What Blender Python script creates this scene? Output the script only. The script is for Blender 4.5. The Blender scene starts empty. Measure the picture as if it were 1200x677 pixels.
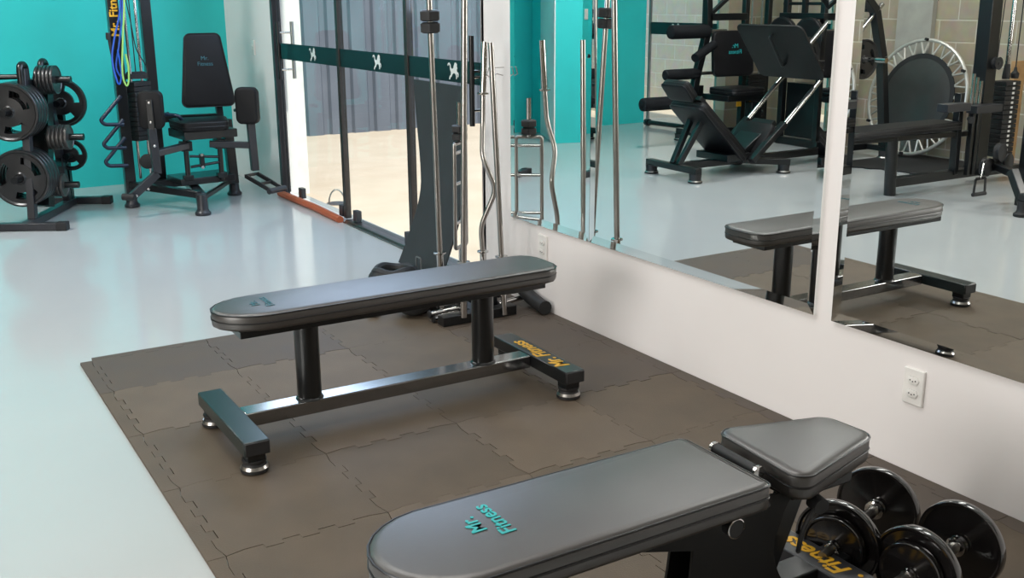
import bpy, bmesh, math, random
from mathutils import Vector, Matrix
random.seed(7)
PI = math.pi
C = bpy.context.scene.collection
SC = bpy.context.scene
# ------------------------------------------------------------------ camera
D = 2.724            # plane of the mirror wall
cam_d = bpy.data.cameras.new('camera'); cam = bpy.data.objects.new('camera', cam_d); C.objects.link(cam)
r_ = Vector((0.854709, -0.519081, -0.00516)); u_ = Vector((0.142794, 0.225542, 0.963712)); f_ = Vector((0.499081, 0.824431, -0.266895))
m = Matrix.Identity(4)
for i in range(3):
    m[i][0] = r_[i]; m[i][1] = u_[i]; m[i][2] = -f_[i]
m[2][3] = 1.5
cam.matrix_world = m
cam_d.sensor_width = 36; cam_d.lens = 1235.85 * 36 / 1200; cam_d.clip_start = 0.05
SC.camera = cam
SC.render.resolution_x = 1200; SC.render.resolution_y = 677
# ------------------------------------------------------------------ light
SC.view_settings.view_transform = 'Standard'; SC.view_settings.look = 'None'
SC.view_settings.gamma = 1.0; SC.view_settings.use_curve_mapping = False
SC.view_settings.exposure = 0.0
w = bpy.data.worlds.new('world'); SC.world = w; w.use_nodes = True
bg = w.node_tree.nodes['Background']; bg.inputs[0].default_value = (0.62, 0.79, 1.0, 1); bg.inputs[1].default_value = 1.25

def sun(vec_to_sun, strength, angle, col):
    l = bpy.data.lights.new('sun', 'SUN'); l.energy = strength; l.angle = math.radians(angle); l.color = col
    o = bpy.data.objects.new('sun', l); C.objects.link(o)
    o.rotation_euler = Vector(vec_to_sun).to_track_quat('Z', 'Y').to_euler(); o.location = (5, 5, 8)
def area(name, loc, direction, sx, sy, power, col=(1, 1, 1)):
    l = bpy.data.lights.new(name, 'AREA'); l.shape = 'RECTANGLE'; l.size = sx; l.size_y = sy; l.energy = power; l.color = col
    o = bpy.data.objects.new(name, l); C.objects.link(o); o.location = loc
    o.rotation_euler = Vector(direction).to_track_quat('-Z', 'Y').to_euler()
sun((0.03, -0.62, 0.78), 5.0, 1.5, (1.0, 0.95, 0.86))
area('ceiling_fill', (0.6, 4.2, 3.5), (0, 0, -1), 1.2, 0.6, 36, (1.0, 0.98, 0.95))  # added fill lamps under the ceiling, placed for brightness, no fixtures
area('ceiling_fill', (-1.8, 5.4, 3.5), (0, 0, -1), 1.2, 0.6, 42, (1.0, 0.98, 0.95))
area('ceiling_fill', (-0.7, 7.3, 3.5), (0.1, 0.35, -1), 1.2, 0.6, 90, (1.0, 0.98, 0.95))
area('ceiling_fill', (1.2, 2.5, 3.5), (0, 0, -1), 1.2, 0.6, 32, (1.0, 0.97, 0.93))
area('left_daylight_fill', (-3.2, 1.6, 1.75), (1, 0.05, -0.15), 2.2, 1.5, 165, (1.0, 0.965, 0.92))  # added lamp in front of the solid left wall, for daylight from that side
area('daylight_facade', (2.6, 6.4, 1.9), (-1, -0.1, -0.30), 3.0, 1.0, 46, (0.58, 0.74, 1.0))

# ------------------------------------------------------------------ materials
def mat(name, col, rough=0.5, metal=0.0, spec=0.5, noise=None, bump=None, coat=0.0, col2=None, nscale=8.0):
    m = bpy.data.materials.new(name); m.use_nodes = True; nt = m.node_tree; b = nt.nodes['Principled BSDF']
    b.inputs['Base Color'].default_value = (*col, 1); b.inputs['Roughness'].default_value = rough
    b.inputs['Metallic'].default_value = metal; b.inputs['Specular IOR Level'].default_value = spec
    b.inputs['Coat Weight'].default_value = coat; b.inputs['Coat Roughness'].default_value = 0.12
    tc = nt.nodes.new('ShaderNodeTexCoord')
    if col2 is None: col2 = tuple(c * 0.85 for c in col)
    n = nt.nodes.new('ShaderNodeTexNoise'); n.inputs['Scale'].default_value = nscale; n.inputs['Detail'].default_value = 6
    nt.links.new(tc.outputs['Object'], n.inputs['Vector'])
    mx = nt.nodes.new('ShaderNodeMix'); mx.data_type = 'RGBA'
    mx.inputs[6].default_value = (*col, 1); mx.inputs[7].default_value = (*col2, 1)
    rp = nt.nodes.new('ShaderNodeMapRange'); rp.inputs[1].default_value = 0.35; rp.inputs[2].default_value = 0.65
    nt.links.new(n.outputs['Fac'], rp.inputs[0]); nt.links.new(rp.outputs[0], mx.inputs[0])
    nt.links.new(mx.outputs[2], b.inputs['Base Color'])
    if bump:
        n2 = nt.nodes.new('ShaderNodeTexNoise'); n2.inputs['Scale'].default_value = bump[0]; n2.inputs['Detail'].default_value = 4
        nt.links.new(tc.outputs['Object'], n2.inputs['Vector'])
        bp = nt.nodes.new('ShaderNodeBump'); bp.inputs['Strength'].default_value = bump[1]; bp.inputs['Distance'].default_value = 0.002
        nt.links.new(n2.outputs['Fac'], bp.inputs['Height']); nt.links.new(bp.outputs[0], b.inputs['Normal'])
    return m
M = {}
M['steel'] = mat('black_powder_steel', (0.006, 0.007, 0.008), 0.28, spec=0.45, coat=0.15)
M['steelgrey'] = mat('dark_grey_steel', (0.026, 0.027, 0.032), 0.35)
M['greensteel'] = mat('green_black_steel', (0.012, 0.020, 0.020), 0.30, coat=0.05)
M['vinyl'] = mat('black_vinyl', (0.025, 0.021, 0.019), 0.42, spec=1.0, bump=(350, 0.12), coat=0.16, col2=(0.031, 0.027, 0.024))
M['vinyl'].node_tree.nodes['Principled BSDF'].inputs['Coat Roughness'].default_value = 0.38
M['vinyl'].node_tree.nodes['Principled BSDF'].inputs['Coat IOR'].default_value = 2.0
M['mattsteel'] = mat('matt_black_sheet_steel', (0.008, 0.008, 0.008), 0.5, spec=0.3)
M['vinylshaded'] = mat('shaded_black_vinyl', (0.008, 0.008, 0.009), 0.48, spec=0.22, bump=(350, 0.1))  # bench vinyl again, with the machines' dimmer light put into a darker colour
M['beam'] = mat('polished_black_paint', (0.02, 0.02, 0.022), 0.20, spec=1.0, coat=1.0)
M['beam'].node_tree.nodes['Principled BSDF'].inputs['Coat IOR'].default_value = 2.3
M['vinylside'] = mat('black_vinyl_piping', (0.014, 0.014, 0.015), 0.35)
M['rubber'] = mat('black_rubber', (0.014, 0.014, 0.015), 0.6)
M['foam'] = mat('black_foam', (0.009, 0.010, 0.012), 0.8, spec=0.2)
M['iron'] = mat('black_cast_iron', (0.014, 0.014, 0.015), 0.32, spec=0.6, coat=0.2)
M['greyiron'] = mat('grey_cast_iron', (0.10, 0.095, 0.09), 0.35, metal=0.6)
M['bronze'] = mat('dark_bronze_aluminium', (0.06, 0.052, 0.048), 0.35, metal=0.6)
M['gloss'] = mat('gloss_black_vinyl_plate', (0.010, 0.009, 0.009), 0.13, spec=0.6, coat=0.6)
M['chrome'] = mat('chrome', (0.62, 0.61, 0.60), 0.12, metal=1.0, col2=(0.55, 0.54, 0.53))
M['satin'] = mat('satin_steel', (0.42, 0.40, 0.38), 0.28, metal=1.0)
M['white'] = mat('white_wall_paint', (0.80, 0.765, 0.755), 0.55, col2=(0.78, 0.745, 0.735), nscale=2)
M['plastic'] = mat('white_plastic', (0.82, 0.80, 0.77), 0.3)
M['teal'] = mat('teal_wall_paint', (0.022, 0.58, 0.57), 0.5, col2=(0.025, 0.53, 0.52), nscale=1.6)
M['ceil'] = mat('ceiling_paint', (0.75, 0.75, 0.74), 0.8)
M['floor'] = mat('pale_epoxy_floor', (0.465, 0.485, 0.485), 0.12, spec=0.5, col2=(0.445, 0.468, 0.47), nscale=1.3, bump=(3, 0.10))
M['yard'] = mat('beige_concrete', (0.66, 0.53, 0.42), 0.9, col2=(0.61, 0.48, 0.37), nscale=3)
M['tin'] = mat('blue_grey_sheet_metal', (0.15, 0.165, 0.205), 0.45, metal=0.1, col2=(0.11, 0.125, 0.16), nscale=1.2)
M['banner'] = mat('dark_green_banner', (0.004, 0.022, 0.024), 0.35)
M['decal'] = mat('pale_decal', (0.75, 0.80, 0.78), 0.5)
M['yellow'] = mat('yellow_lettering', (0.85, 0.46, 0.02), 0.4)
M['tealink'] = mat('teal_lettering', (0.02, 0.42, 0.42), 0.5)
M['tealdim'] = mat('worn_teal_lettering', (0.03, 0.14, 0.17), 0.5)
M['orange'] = mat('terracotta_sill', (0.42, 0.10, 0.04), 0.5)
M['matA'] = mat('brown_rubber_tile', (0.108, 0.082, 0.057), 0.62, spec=0.35, col2=(0.089, 0.069, 0.049), nscale=5, bump=(240, 0.5))
M['matB'] = mat('light_brown_rubber_tile', (0.128, 0.098, 0.070), 0.62, spec=0.35, col2=(0.109, 0.084, 0.061), nscale=5, bump=(240, 0.5))
M['matC'] = mat('dark_brown_rubber_tile', (0.090, 0.070, 0.053), 0.62, spec=0.35, col2=(0.082, 0.066, 0.055), nscale=5, bump=(240, 0.5))
M['blackmat'] = mat('charcoal_mat', (0.030, 0.034, 0.038), 0.5, bump=(60, 0.2))
M['blue'] = mat('blue_band', (0.01, 0.10, 0.55), 0.4)
M['lime'] = mat('lime_band', (0.35, 0.65, 0.15), 0.4)
M['navy'] = mat('navy_tube', (0.01, 0.02, 0.045), 0.35)
M['wood'] = mat('pale_wood', (0.55, 0.33, 0.15), 0.55, col2=(0.42, 0.24, 0.10), nscale=14)
M['concrete'] = mat('grey_concrete', (0.40, 0.39, 0.34), 0.8, col2=(0.34, 0.33, 0.29), nscale=5)
M['zinc'] = mat('zinc_spring_wire', (0.62, 0.60, 0.54), 0.35, metal=0.5)
M['dark'] = mat('dark_slot', (0.03, 0.03, 0.03), 0.8)
M['tramp'] = mat('black_woven_mat', (0.05, 0.05, 0.048), 0.3)

def brick_mat(name, c1, c2, mortar, axis):
    m = bpy.data.materials.new(name); m.use_nodes = True; nt = m.node_tree; b = nt.nodes['Principled BSDF']
    tc = nt.nodes.new('ShaderNodeTexCoord'); sp = nt.nodes.new('ShaderNodeSeparateXYZ'); cb = nt.nodes.new('ShaderNodeCombineXYZ')
    nt.links.new(tc.outputs['Object'], sp.inputs[0]); nt.links.new(sp.outputs[axis], cb.inputs[0])
    ad = nt.nodes.new('ShaderNodeMath'); ad.operation = 'ADD'; ad.inputs[1].default_value = 0.13
    nt.links.new(sp.outputs[2], ad.inputs[0]); nt.links.new(ad.outputs[0], cb.inputs[1])
    br = nt.nodes.new('ShaderNodeTexBrick'); nt.links.new(cb.outputs[0], br.inputs['Vector'])
    br.inputs['Color1'].default_value = (*c1, 1); br.inputs['Color2'].default_value = (*c2, 1); br.inputs['Mortar'].default_value = (*mortar, 1)
    br.inputs['Scale'].default_value = 1.0; br.inputs['Brick Width'].default_value = 0.40; br.inputs['Row Height'].default_value = 0.2
    br.inputs['Mortar Size'].default_value = 0.008; br.inputs['Mortar Smooth'].default_value = 0.3; br.offset = 0.5
    n = nt.nodes.new('ShaderNodeTexNoise'); n.inputs['Scale'].default_value = 9; n.inputs['Detail'].default_value = 8
    nt.links.new(tc.outputs['Object'], n.inputs['Vector'])
    mx = nt.nodes.new('ShaderNodeMix'); mx.data_type = 'RGBA'; mx.blend_type = 'MULTIPLY'; mx.inputs[0].default_value = 0.35
    nt.links.new(br.outputs['Color'], mx.inputs[6]); nt.links.new(n.outputs['Color'], mx.inputs[7])
    nt.links.new(mx.outputs[2], b.inputs['Base Color']); b.inputs['Roughness'].default_value = 0.9
    bp = nt.nodes.new('ShaderNodeBump'); bp.inputs['Strength'].default_value = 0.6; bp.inputs['Distance'].default_value = 0.006; bp.invert = True
    nt.links.new(br.outputs['Fac'], bp.inputs['Height']); nt.links.new(bp.outputs[0], b.inputs['Normal'])
    return m
M['block'] = brick_mat('concrete_block', (0.50, 0.425, 0.31), (0.42, 0.355, 0.255), (0.64, 0.58, 0.46), 1)
M['blocklit'] = brick_mat('concrete_block_lit', (0.72, 0.60, 0.46), (0.66, 0.55, 0.42), (0.80, 0.72, 0.58), 1)  # block colour lightened to carry the daylight the alley wall lacks
M['blockx'] = brick_mat('concrete_block_x', (0.40, 0.34, 0.25), (0.33, 0.28, 0.20), (0.52, 0.47, 0.37), 0)

def mirror_mat():
    m = bpy.data.materials.new('mirror_silver'); m.use_nodes = True; b = m.node_tree.nodes['Principled BSDF']
    b.inputs['Base Color'].default_value = (0.90, 0.93, 0.92, 1); b.inputs['Metallic'].default_value = 1; b.inputs['Roughness'].default_value = 0.0
    return m
M['mirror'] = mirror_mat()
def glass_mat():
    m = bpy.data.materials.new('clear_glass'); m.use_nodes = True; nt = m.node_tree
    for n in list(nt.nodes): nt.nodes.remove(n)
    out = nt.nodes.new('ShaderNodeOutputMaterial'); mix = nt.nodes.new('ShaderNodeMixShader'); tr = nt.nodes.new('ShaderNodeBsdfTransparent')
    gl = nt.nodes.new('ShaderNodeBsdfGlossy'); gl.inputs['Roughness'].default_value = 0.0; lw = nt.nodes.new('ShaderNodeLayerWeight'); lw.inputs[0].default_value = 0.5
    pw = nt.nodes.new('ShaderNodeMath'); pw.operation = 'POWER'; pw.inputs[1].default_value = 4.5; nt.links.new(lw.outputs['Facing'], pw.inputs[0])
    fr = nt.nodes.new('ShaderNodeMath'); fr.operation = 'MULTIPLY_ADD'; fr.inputs[1].default_value = 0.45; fr.inputs[2].default_value = 0.02; nt.links.new(pw.outputs[0], fr.inputs[0])
    tr.inputs[0].default_value = (0.95, 0.98, 0.97, 1)
    nt.links.new(fr.outputs[0], mix.inputs[0]); nt.links.new(tr.outputs[0], mix.inputs[1]); nt.links.new(gl.outputs[0], mix.inputs[2]); nt.links.new(mix.outputs[0], out.inputs[0])
    return m
M['glass'] = glass_mat()

# ------------------------------------------------------------------ mesh helpers
def wloc(o):
    v = Vector((0, 0, 0))
    while o is not None: v += o.location; o = o.parent
    return v
def basis(d, up=None):
    d = Vector(d).normalized()
    up = Vector(up) if up is not None else (Vector((0, 0, 1)) if abs(d.z) < 0.95 else Vector((0, 1, 0)))
    s = d.cross(up).normalized(); t = s.cross(d).normalized()
    return d, s, t
class MB:
    def __init__(s): s.v = []; s.f = []
    def add(s, vs, fs):
        s.parts = getattr(s, 'parts', []) + [(list(vs), list(fs))]; k = len(s.v); s.v += [Vector(v) for v in vs]; s.f += [tuple(i + k for i in f) for f in fs]; return s
    def box(s, c, sz, rot=0):
        cx, cy, cz = c; a, b, d = [q / 2 for q in sz]; cr, sr = math.cos(rot), math.sin(rot); vs = []
        for z in (-d, d):
            for x, y in ((-a, -b), (a, -b), (a, b), (-a, b)): vs.append((cx + x * cr - y * sr, cy + x * sr + y * cr, cz + z))
        return s.add(vs, [(3, 2, 1, 0), (4, 5, 6, 7), (0, 1, 5, 4), (1, 2, 6, 5), (2, 3, 7, 6), (3, 0, 4, 7)])
    def bx(s, x0, x1, y0, y1, z0, z1): return s.box(((x0 + x1) / 2, (y0 + y1) / 2, (z0 + z1) / 2), (x1 - x0, y1 - y0, z1 - z0))
    def bar(s, p0, p1, wd, ht, up=None):
        p0 = Vector(p0); p1 = Vector(p1); d, a, b = basis(p1 - p0, up); vs = []
        for p in (p0, p1):
            for i, j in ((-1, -1), (1, -1), (1, 1), (-1, 1)): vs.append(p + a * i * wd / 2 + b * j * ht / 2)
        return s.add(vs, [(0, 1, 2, 3), (7, 6, 5, 4), (0, 4, 5, 1), (1, 5, 6, 2), (2, 6, 7, 3), (3, 7, 4, 0)])
    def path(s, pts, wd, ht, up=None):
        for a, b in zip(pts[:-1], pts[1:]): s.bar(a, b, wd, ht, up)
        return s
    def tube(s, pts, r, n=14, closed=False, caps=True):
        P = [Vector(p) for p in pts]; k = len(P); vs = []; fs = []; prev = None
        for i, p in enumerate(P):
            if closed: t = (P[(i + 1) % k] - P[i - 1]).normalized()
            else: t = ((P[i + 1] - p).normalized() if i < k - 1 else Vector((0, 0, 0))) + ((p - P[i - 1]).normalized() if i > 0 else Vector((0, 0, 0)))
            t.normalize()
            if prev is None: _, a, b = basis(t)
            else:
                a = prev - t * prev.dot(t); a.normalize(); b = a.cross(t) * -1
            prev = a; b = t.cross(a)
            rr = r[i] if isinstance(r, (list, tuple)) else r
            for j in range(n): q = 2 * PI * j / n; vs.append(p + (a * math.cos(q) + b * math.sin(q)) * rr)
        for i in range(k if closed else k - 1):
            for j in range(n):
                i2 = (i + 1) % k; fs.append((i * n + j, i * n + (j + 1) % n, i2 * n + (j + 1) % n, i2 * n + j))
        if caps and not closed: fs += [tuple(range(n))[::-1], tuple(range((k - 1) * n, k * n))]
        return s.add(vs, fs)
    def lathe(s, prof, p0, axis, n=28, closed=False):
        p0 = Vector(p0); d, a, b = basis(axis); vs = []; fs = []; k = len(prof)
        for r, t in prof:
            for j in range(n): q = 2 * PI * j / n; vs.append(p0 + d * t + (a * math.cos(q) + b * math.sin(q)) * max(r, 1e-5))
        for i in range(k if closed else k - 1):
            for j in range(n): i2 = (i + 1) % k; fs.append((i * n + j, i * n + (j + 1) % n, i2 * n + (j + 1) % n, i2 * n + j))
        if not closed: fs += [tuple(range(n))[::-1], tuple(range((k - 1) * n, k * n))]
        return s.add(vs, fs)
    def prism(s, poly, o, u, v, th):
        o = Vector(o); u = Vector(u); v = Vector(v); nn = u.cross(v).normalized(); k = len(poly)
        vs = [o + u * a + v * b - nn * th / 2 for a, b in poly] + [o + u * a + v * b + nn * th / 2 for a, b in poly]
        fs = [tuple(range(k))[::-1], tuple(range(k, 2 * k))] + [(i, (i + 1) % k, (i + 1) % k + k, i + k) for i in range(k)]
        return s.add(vs, fs)
    def loft(s, rings):
        k = len(rings[0]); vs = [p for r in rings for p in r]; fs = []
        for i in range(len(rings) - 1):
            for j in range(k): fs.append((i * k + j, i * k + (j + 1) % k, (i + 1) * k + (j + 1) % k, (i + 1) * k + j))
        fs += [tuple(range(k))[::-1], tuple(range((len(rings) - 1) * k, len(rings) * k))]
        return s.add(vs, fs)
    def cushion(s, poly, o, u, v, prof):
        """poly: convex ccw outline in (u,v); prof: list of (inset, height along u x v)"""
        o = Vector(o); u = Vector(u).normalized(); v = Vector(v).normalized(); n = u.cross(v)
        k = len(poly); P = [Vector((a, b)) for a, b in poly]; N = []
        for i in range(k):
            e1 = (P[i] - P[i - 1]).normalized(); e2 = (P[(i + 1) % k] - P[i]).normalized()
            n1 = Vector((-e1.y, e1.x)); n2 = Vector((-e2.y, e2.x)); q = (n1 + n2).normalized(); N.append(q / max(0.5, q.dot(n1)))
        rings = []
        for ins, h in prof: rings.append([o + u * (P[i].x + N[i].x * ins) + v * (P[i].y + N[i].y * ins) + n * h for i in range(k)])
        return s.loft(rings)
    def build(s, name, material, parent=None, bevel=0.0, smooth=35, local=False):
        off = Vector((0, 0, 0)) if (parent is None or local) else wloc(parent)
        me = bpy.data.meshes.new(name)
        if parent is None and not local:
            c = sum(s.v, Vector((0, 0, 0))) / len(s.v); c.z = min(p.z for p in s.v); off = c
        me.from_pydata([tuple(p - off) for p in s.v], [], s.f); me.update()
        bm = bmesh.new(); bm.from_mesh(me); bmesh.ops.recalc_face_normals(bm, faces=bm.faces); bm.to_mesh(me); bm.free()
        for p in me.polygons: p.use_smooth = len(p.vertices) < 9
        me.set_sharp_from_angle(angle=math.radians(smooth))
        me.materials.append(material)
        o = bpy.data.objects.new(name, me); C.objects.link(o)
        if parent is None and not local: o.location = off
        if parent is not None: o.parent = parent
        if bevel:
            b = o.modifiers.new('bevel', 'BEVEL'); b.width = bevel; b.segments = 2; b.limit_method = 'ANGLE'; b.angle_limit = math.radians(40)
        return o
def each(b, name, material, parent, **k):
    return [MB().add(v, f).build(name, material, parent, **k) for v, f in b.parts]
def tag(o, label, cat, group=None):
    o['label'] = label; o['category'] = cat
    if group: o['group'] = group
    return o
def thing(name, label, cat, loc=(0, 0, 0), group=None, rz=0):
    o = bpy.data.objects.new(name, None); C.objects.link(o); o.location = loc; o.rotation_euler = (0, 0, rz); o.empty_display_size = 0.1
    return tag(o, label, cat, group)
def struct(o): o['kind'] = 'structure'; return o
def arc(cx, cy, r, a0, a1, n): return [(cx + r * math.cos(math.radians(a0 + (a1 - a0) * i / n)), cy + r * math.sin(math.radians(a0 + (a1 - a0) * i / n))) for i in range(n + 1)]
def rrect(x0, x1, y0, y1, r, n=6, rs=None):
    rs = rs or (r, r, r, r)   # radii: (x0y0, x1y0, x1y1, x0y1)
    return arc(x0 + rs[0], y0 + rs[0], rs[0], 180, 270, n) + arc(x1 - rs[1], y0 + rs[1], rs[1], 270, 360, n) + arc(x1 - rs[2], y1 - rs[2], rs[2], 0, 90, n) + arc(x0 + rs[3], y1 - rs[3], rs[3], 90, 180, n)
def smoothpath(pts, n=6):
    P = [Vector(p) for p in pts]; out = []
    for i in range(len(P) - 1):
        p0 = P[max(i - 1, 0)]; p1 = P[i]; p2 = P[i + 1]; p3 = P[min(i + 2, len(P) - 1)]
        for j in range(n):
            t = j / n; out.append(0.5 * ((2 * p1) + (p2 - p0) * t + (2 * p0 - 5 * p1 + 4 * p2 - p3) * t * t + (3 * p1 - p0 - 3 * p2 + p3) * t ** 3))
    out.append(P[-1]); return out
def bendpath(pts, r=0.04, n=5):
    """polyline with rounded corners"""
    P = [Vector(p) for p in pts]; out = [P[0]]
    for i in range(1, len(P) - 1):
        a = (P[i - 1] - P[i]); b = (P[i + 1] - P[i]); rr = min(r, a.length * 0.45, b.length * 0.45); a = P[i] + a.normalized() * rr; b = P[i] + b.normalized() * rr
        for j in range(n + 1): t = j / n; out.append(a.lerp(P[i], t).lerp(P[i].lerp(b, t), t))
    out.append(P[-1]); return out
def text(name, body, size, loc, u, v, material, parent, ext=0.0006, shear=0.0, align='CENTER', bold=0.0, sx=1.0):
    cu = bpy.data.curves.new(name, 'FONT'); cu.body = body; cu.size = size; cu.extrude = ext; cu.shear = shear; cu.align_x = align; cu.align_y = 'CENTER'; cu.offset = bold
    t = bpy.data.objects.new(name + '_tmp', cu); C.objects.link(t); dg = bpy.context.evaluated_depsgraph_get(); dg.update()
    me = bpy.data.meshes.new_from_object(t.evaluated_get(dg)); C.objects.unlink(t); bpy.data.objects.remove(t)
    u = Vector(u).normalized(); v = Vector(v).normalized(); n = u.cross(v); L = Vector(loc) - (wloc(parent) if parent else Vector((0, 0, 0)))
    for q in me.vertices: q.co = L + u * q.co.x * sx + v * q.co.y + n * q.co.z
    me.materials.clear(); me.materials.append(material)
    o = bpy.data.objects.new(name, me); C.objects.link(o)
    if parent: o.parent = parent
    return o
ORD = ['', 'first', 'second', 'third', 'fourth', 'fifth', 'sixth', 'seventh', 'eighth', 'ninth', 'tenth', 'eleventh', 'twelfth']

# ------------------------------------------------------------------ the room
H = 3.6
WX0 = -3.35
b = MB(); b.bx(WX0 - 0.2, D + 0.15, -3.2, 10.6, -0.12, 0.0); struct(b.build('floor', M['floor']))
b = MB(); b.bx(WX0 - 0.2, D + 0.15, -3.2, 10.6, H, H + 0.12); struct(b.build('ceiling', M['ceil']))
b = MB(); b.bx(D, D + 0.15, -3.2, 4.79, 0, H); b.bx(D, D + 0.15, 4.79, 8.03, 2.6, H); b.bx(D, D + 0.15, 8.03, 9.35, 0, H); struct(b.build('wall_right', M['white']))
b = MB(); b.bx(0.45, D, 9.2, 9.35, 0, H); b.bx(0.30, 0.45, 9.2, 10.5, 0, H); b.bx(-2.75, 0.30, 10.35, 10.5, 0, H); struct(b.build('wall_far', M['teal']))
b = MB(); b.prism([(-1.04, 9.24), (-0.760, 9.33), (-1.12, 10.15), (-1.12, 10.345), (-1.40, 10.345)], (0, 0, H / 2), (1, 0, 0), (0, 1, 0), H - 0.002); struct(b.build('trim_1', M['teal']))          # teal pier of the far wall
b = MB(); b.prism([(-0.748, 9.325), (-0.759, 9.32), (-1.119, 10.14), (-1.108, 10.145)], (0, 0, H / 2), (1, 0, 0), (0, 1, 0), H - 0.002); struct(b.build('trim_2', M['white']))       # its white painted side
b = MB(); b.bx(WX0 - 0.15, WX0, -3.2, 8.95, 0, H); struct(b.build('wall_left', M['block']))
b = MB(); b.bx(WX0 - 0.15, -2.78, 8.95, 9.1, 0, H); b.bx(-2.9, -2.75, 9.1, 10.5, 2.6, H); struct(b.build('wall_left_return', M['blockx'])); 
b = MB(); b.bx(WX0 - 0.15, D + 0.15, -3.35, -3.2, 0, H); struct(b.build('wall_back', M['blockx']))
b = MB(); b.bx(WX0, WX0 + 0.06, 6.72, 7.12, 0, H); struct(b.build('trim_3', M['concrete']))      # concrete column in the block wall
# yard behind the glass front
b = MB(); b.bx(D + 0.15, 14, 2.0, 11.6, -0.14, -0.02); struct(b.build('floor_yard', M['yard']))
b = MB(); prof = []; x = 2.6; y0 = 11.5
k = 0
while x < 13.5:
    prof += [(x, y0), (x + 0.17, y0), (x + 0.195, y0 + 0.035), (x + 0.255, y0 + 0.035)]; x += 0.28
vs = [(a, c, z) for z in (-0.02, 3.6) for a, c in prof]; n_ = len(prof)
b.add(vs, [(i, i + 1, i + 1 + n_, i + n_) for i in range(n_ - 1)]); b.bx(2.6, 13.5, y0 + 0.04, y0 + 0.1, -0.02, 3.6)
struct(b.build('wall_yard', M['tin'], smooth=10))
b = MB(); b.bx(D + 0.15, 2.965, 8.04, 8.40, -0.02, 3.2); struct(b.build('trim_4', M['plastic']))
# outside of the left glass door: block wall with its daylight mixed into the colour
b = MB(); b.bx(-6, WX0 - 0.15, 9.0, 13, -0.14, -0.02); b.bx(WX0 - 0.15, -2.75, 9.1, 13, -0.14, -0.02); struct(b.build('floor_alley', M['yard']))
b = MB(); b.bx(-4.4, -4.25, 8.2, 13, -0.02, 3.2); struct(b.build('wall_alley', M['blocklit']))

# lion decal: polygons in a unit square
LION = [[(0.0, 0.78), (0.03, 0.92), (0.16, 0.96), (0.27, 0.86), (0.30, 0.68), (0.40, 0.62), (0.52, 0.66), (0.58, 0.82), (0.66, 0.98), (0.76, 1.0), (0.86, 0.90), (0.84, 0.78), (0.90, 0.70), (0.84, 0.60),
         (0.86, 0.48), (0.96, 0.44), (1.0, 0.34), (0.96, 0.18), (0.90, 0.20), (0.91, 0.32), (0.82, 0.36), (0.86, 0.22), (0.82, 0.06), (0.75, 0.08), (0.77, 0.22), (0.70, 0.36), (0.56, 0.40), (0.42, 0.30),
         (0.36, 0.18), (0.24, 0.12), (0.20, 0.0), (0.12, 0.02), (0.17, 0.20), (0.28, 0.28), (0.30, 0.42), (0.22, 0.58), (0.21, 0.78), (0.14, 0.87), (0.08, 0.84), (0.06, 0.77)]]
def lion(name, o, u, v, wd, ht, parent, material):
    b = MB()
    for poly in LION: b.prism([(a * wd - wd / 2, c * ht - ht / 2) for a, c in poly], o, u, v, 0.001)
    return b.build(name, material, parent)

# glass front: jambs are structure, every leaf a structure window/door
b = MB(); b.bx(D + 0.0, D + 0.06, 7.985, 8.03, 0, 2.6); b.bx(D, D + 0.06, 4.76, 4.79, 0, 2.6); b.bx(D, D + 0.1, 4.79, 8.03, 2.55, 2.6)
struct(b.build('trim_5', M['steelgrey'], bevel=0.003))
b = MB(); b.bx(D + 0.0, D + 0.10, 4.79, 6.72, 0.0, 0.022); b.bx(D - 0.02, D + 0.0, 4.79, 6.72, 0.0, 0.010); struct(b.build('trim_6', M['satin'], bevel=0.003))
b = MB(); b.tube([(D - 0.03, 7.97, 0.02), (D - 0.035, 7.5, 0.028), (D - 0.025, 7.2, 0.026), (D - 0.03, 6.74, 0.02)], 0.026, 10)
tag(b.build('draft_stopper', M['orange']), 'terracotta orange draught stopper roll along the bottom of the glass door', 'draught stopper')
panels = [(6.76, 7.98, 'door_1'), (5.71, 6.75, 'window_1'), (4.80, 5.70, 'window_2')]
for i, (a, c, nm) in enumerate(panels):
    r = bpy.data.objects.new(nm, None); C.objects.link(r); r.location = (D + 0.04, (a + c) / 2, 0); struct(r)
    b = MB(); b.bx(D + 0.036, D + 0.044, a + 0.01, c - 0.01, 0.03, 2.55); b.build('pane', M['glass'], r)
    b = MB(); b.bx(D + 0.020, D + 0.060, a - 0.012, a + 0.034, 0.02, 2.55); b.build('edge_profile', M['bronze'], r, bevel=0.003)
    if i == 0:
        b = MB(); b.bx(D + 0.033, D + 0.047, c - 0.05, c - 0.028, 0.03, 2.55); b.build('edge_profile', M['steelgrey'], r)
    b = MB(); b.bx(D + 0.029, D + 0.033, a + 0.0, c - (0.06 if i == 0 else 0), 1.055, 1.172); bn = b.build('banner', M['banner'], r)
    ly = [7.25, 6.15, 5.15][i]
    lion('lion_emblem', (D + 0.0275, ly, 1.113), (0, -1, 0), (0, 0, 1), 0.125, 0.095, bn, M['decal'])
    for cy in ([7.66, 6.85] if i == 0 else [6.60, 5.79] if i == 1 else [5.55]):
        b = MB(); b.bx(D + 0.022, D + 0.058, cy - 0.035, cy + 0.035, 0.022, 0.10); b.build('glass_clamp', M['steelgrey'], r, bevel=0.003)
r = bpy.data.objects['door_1']
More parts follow.
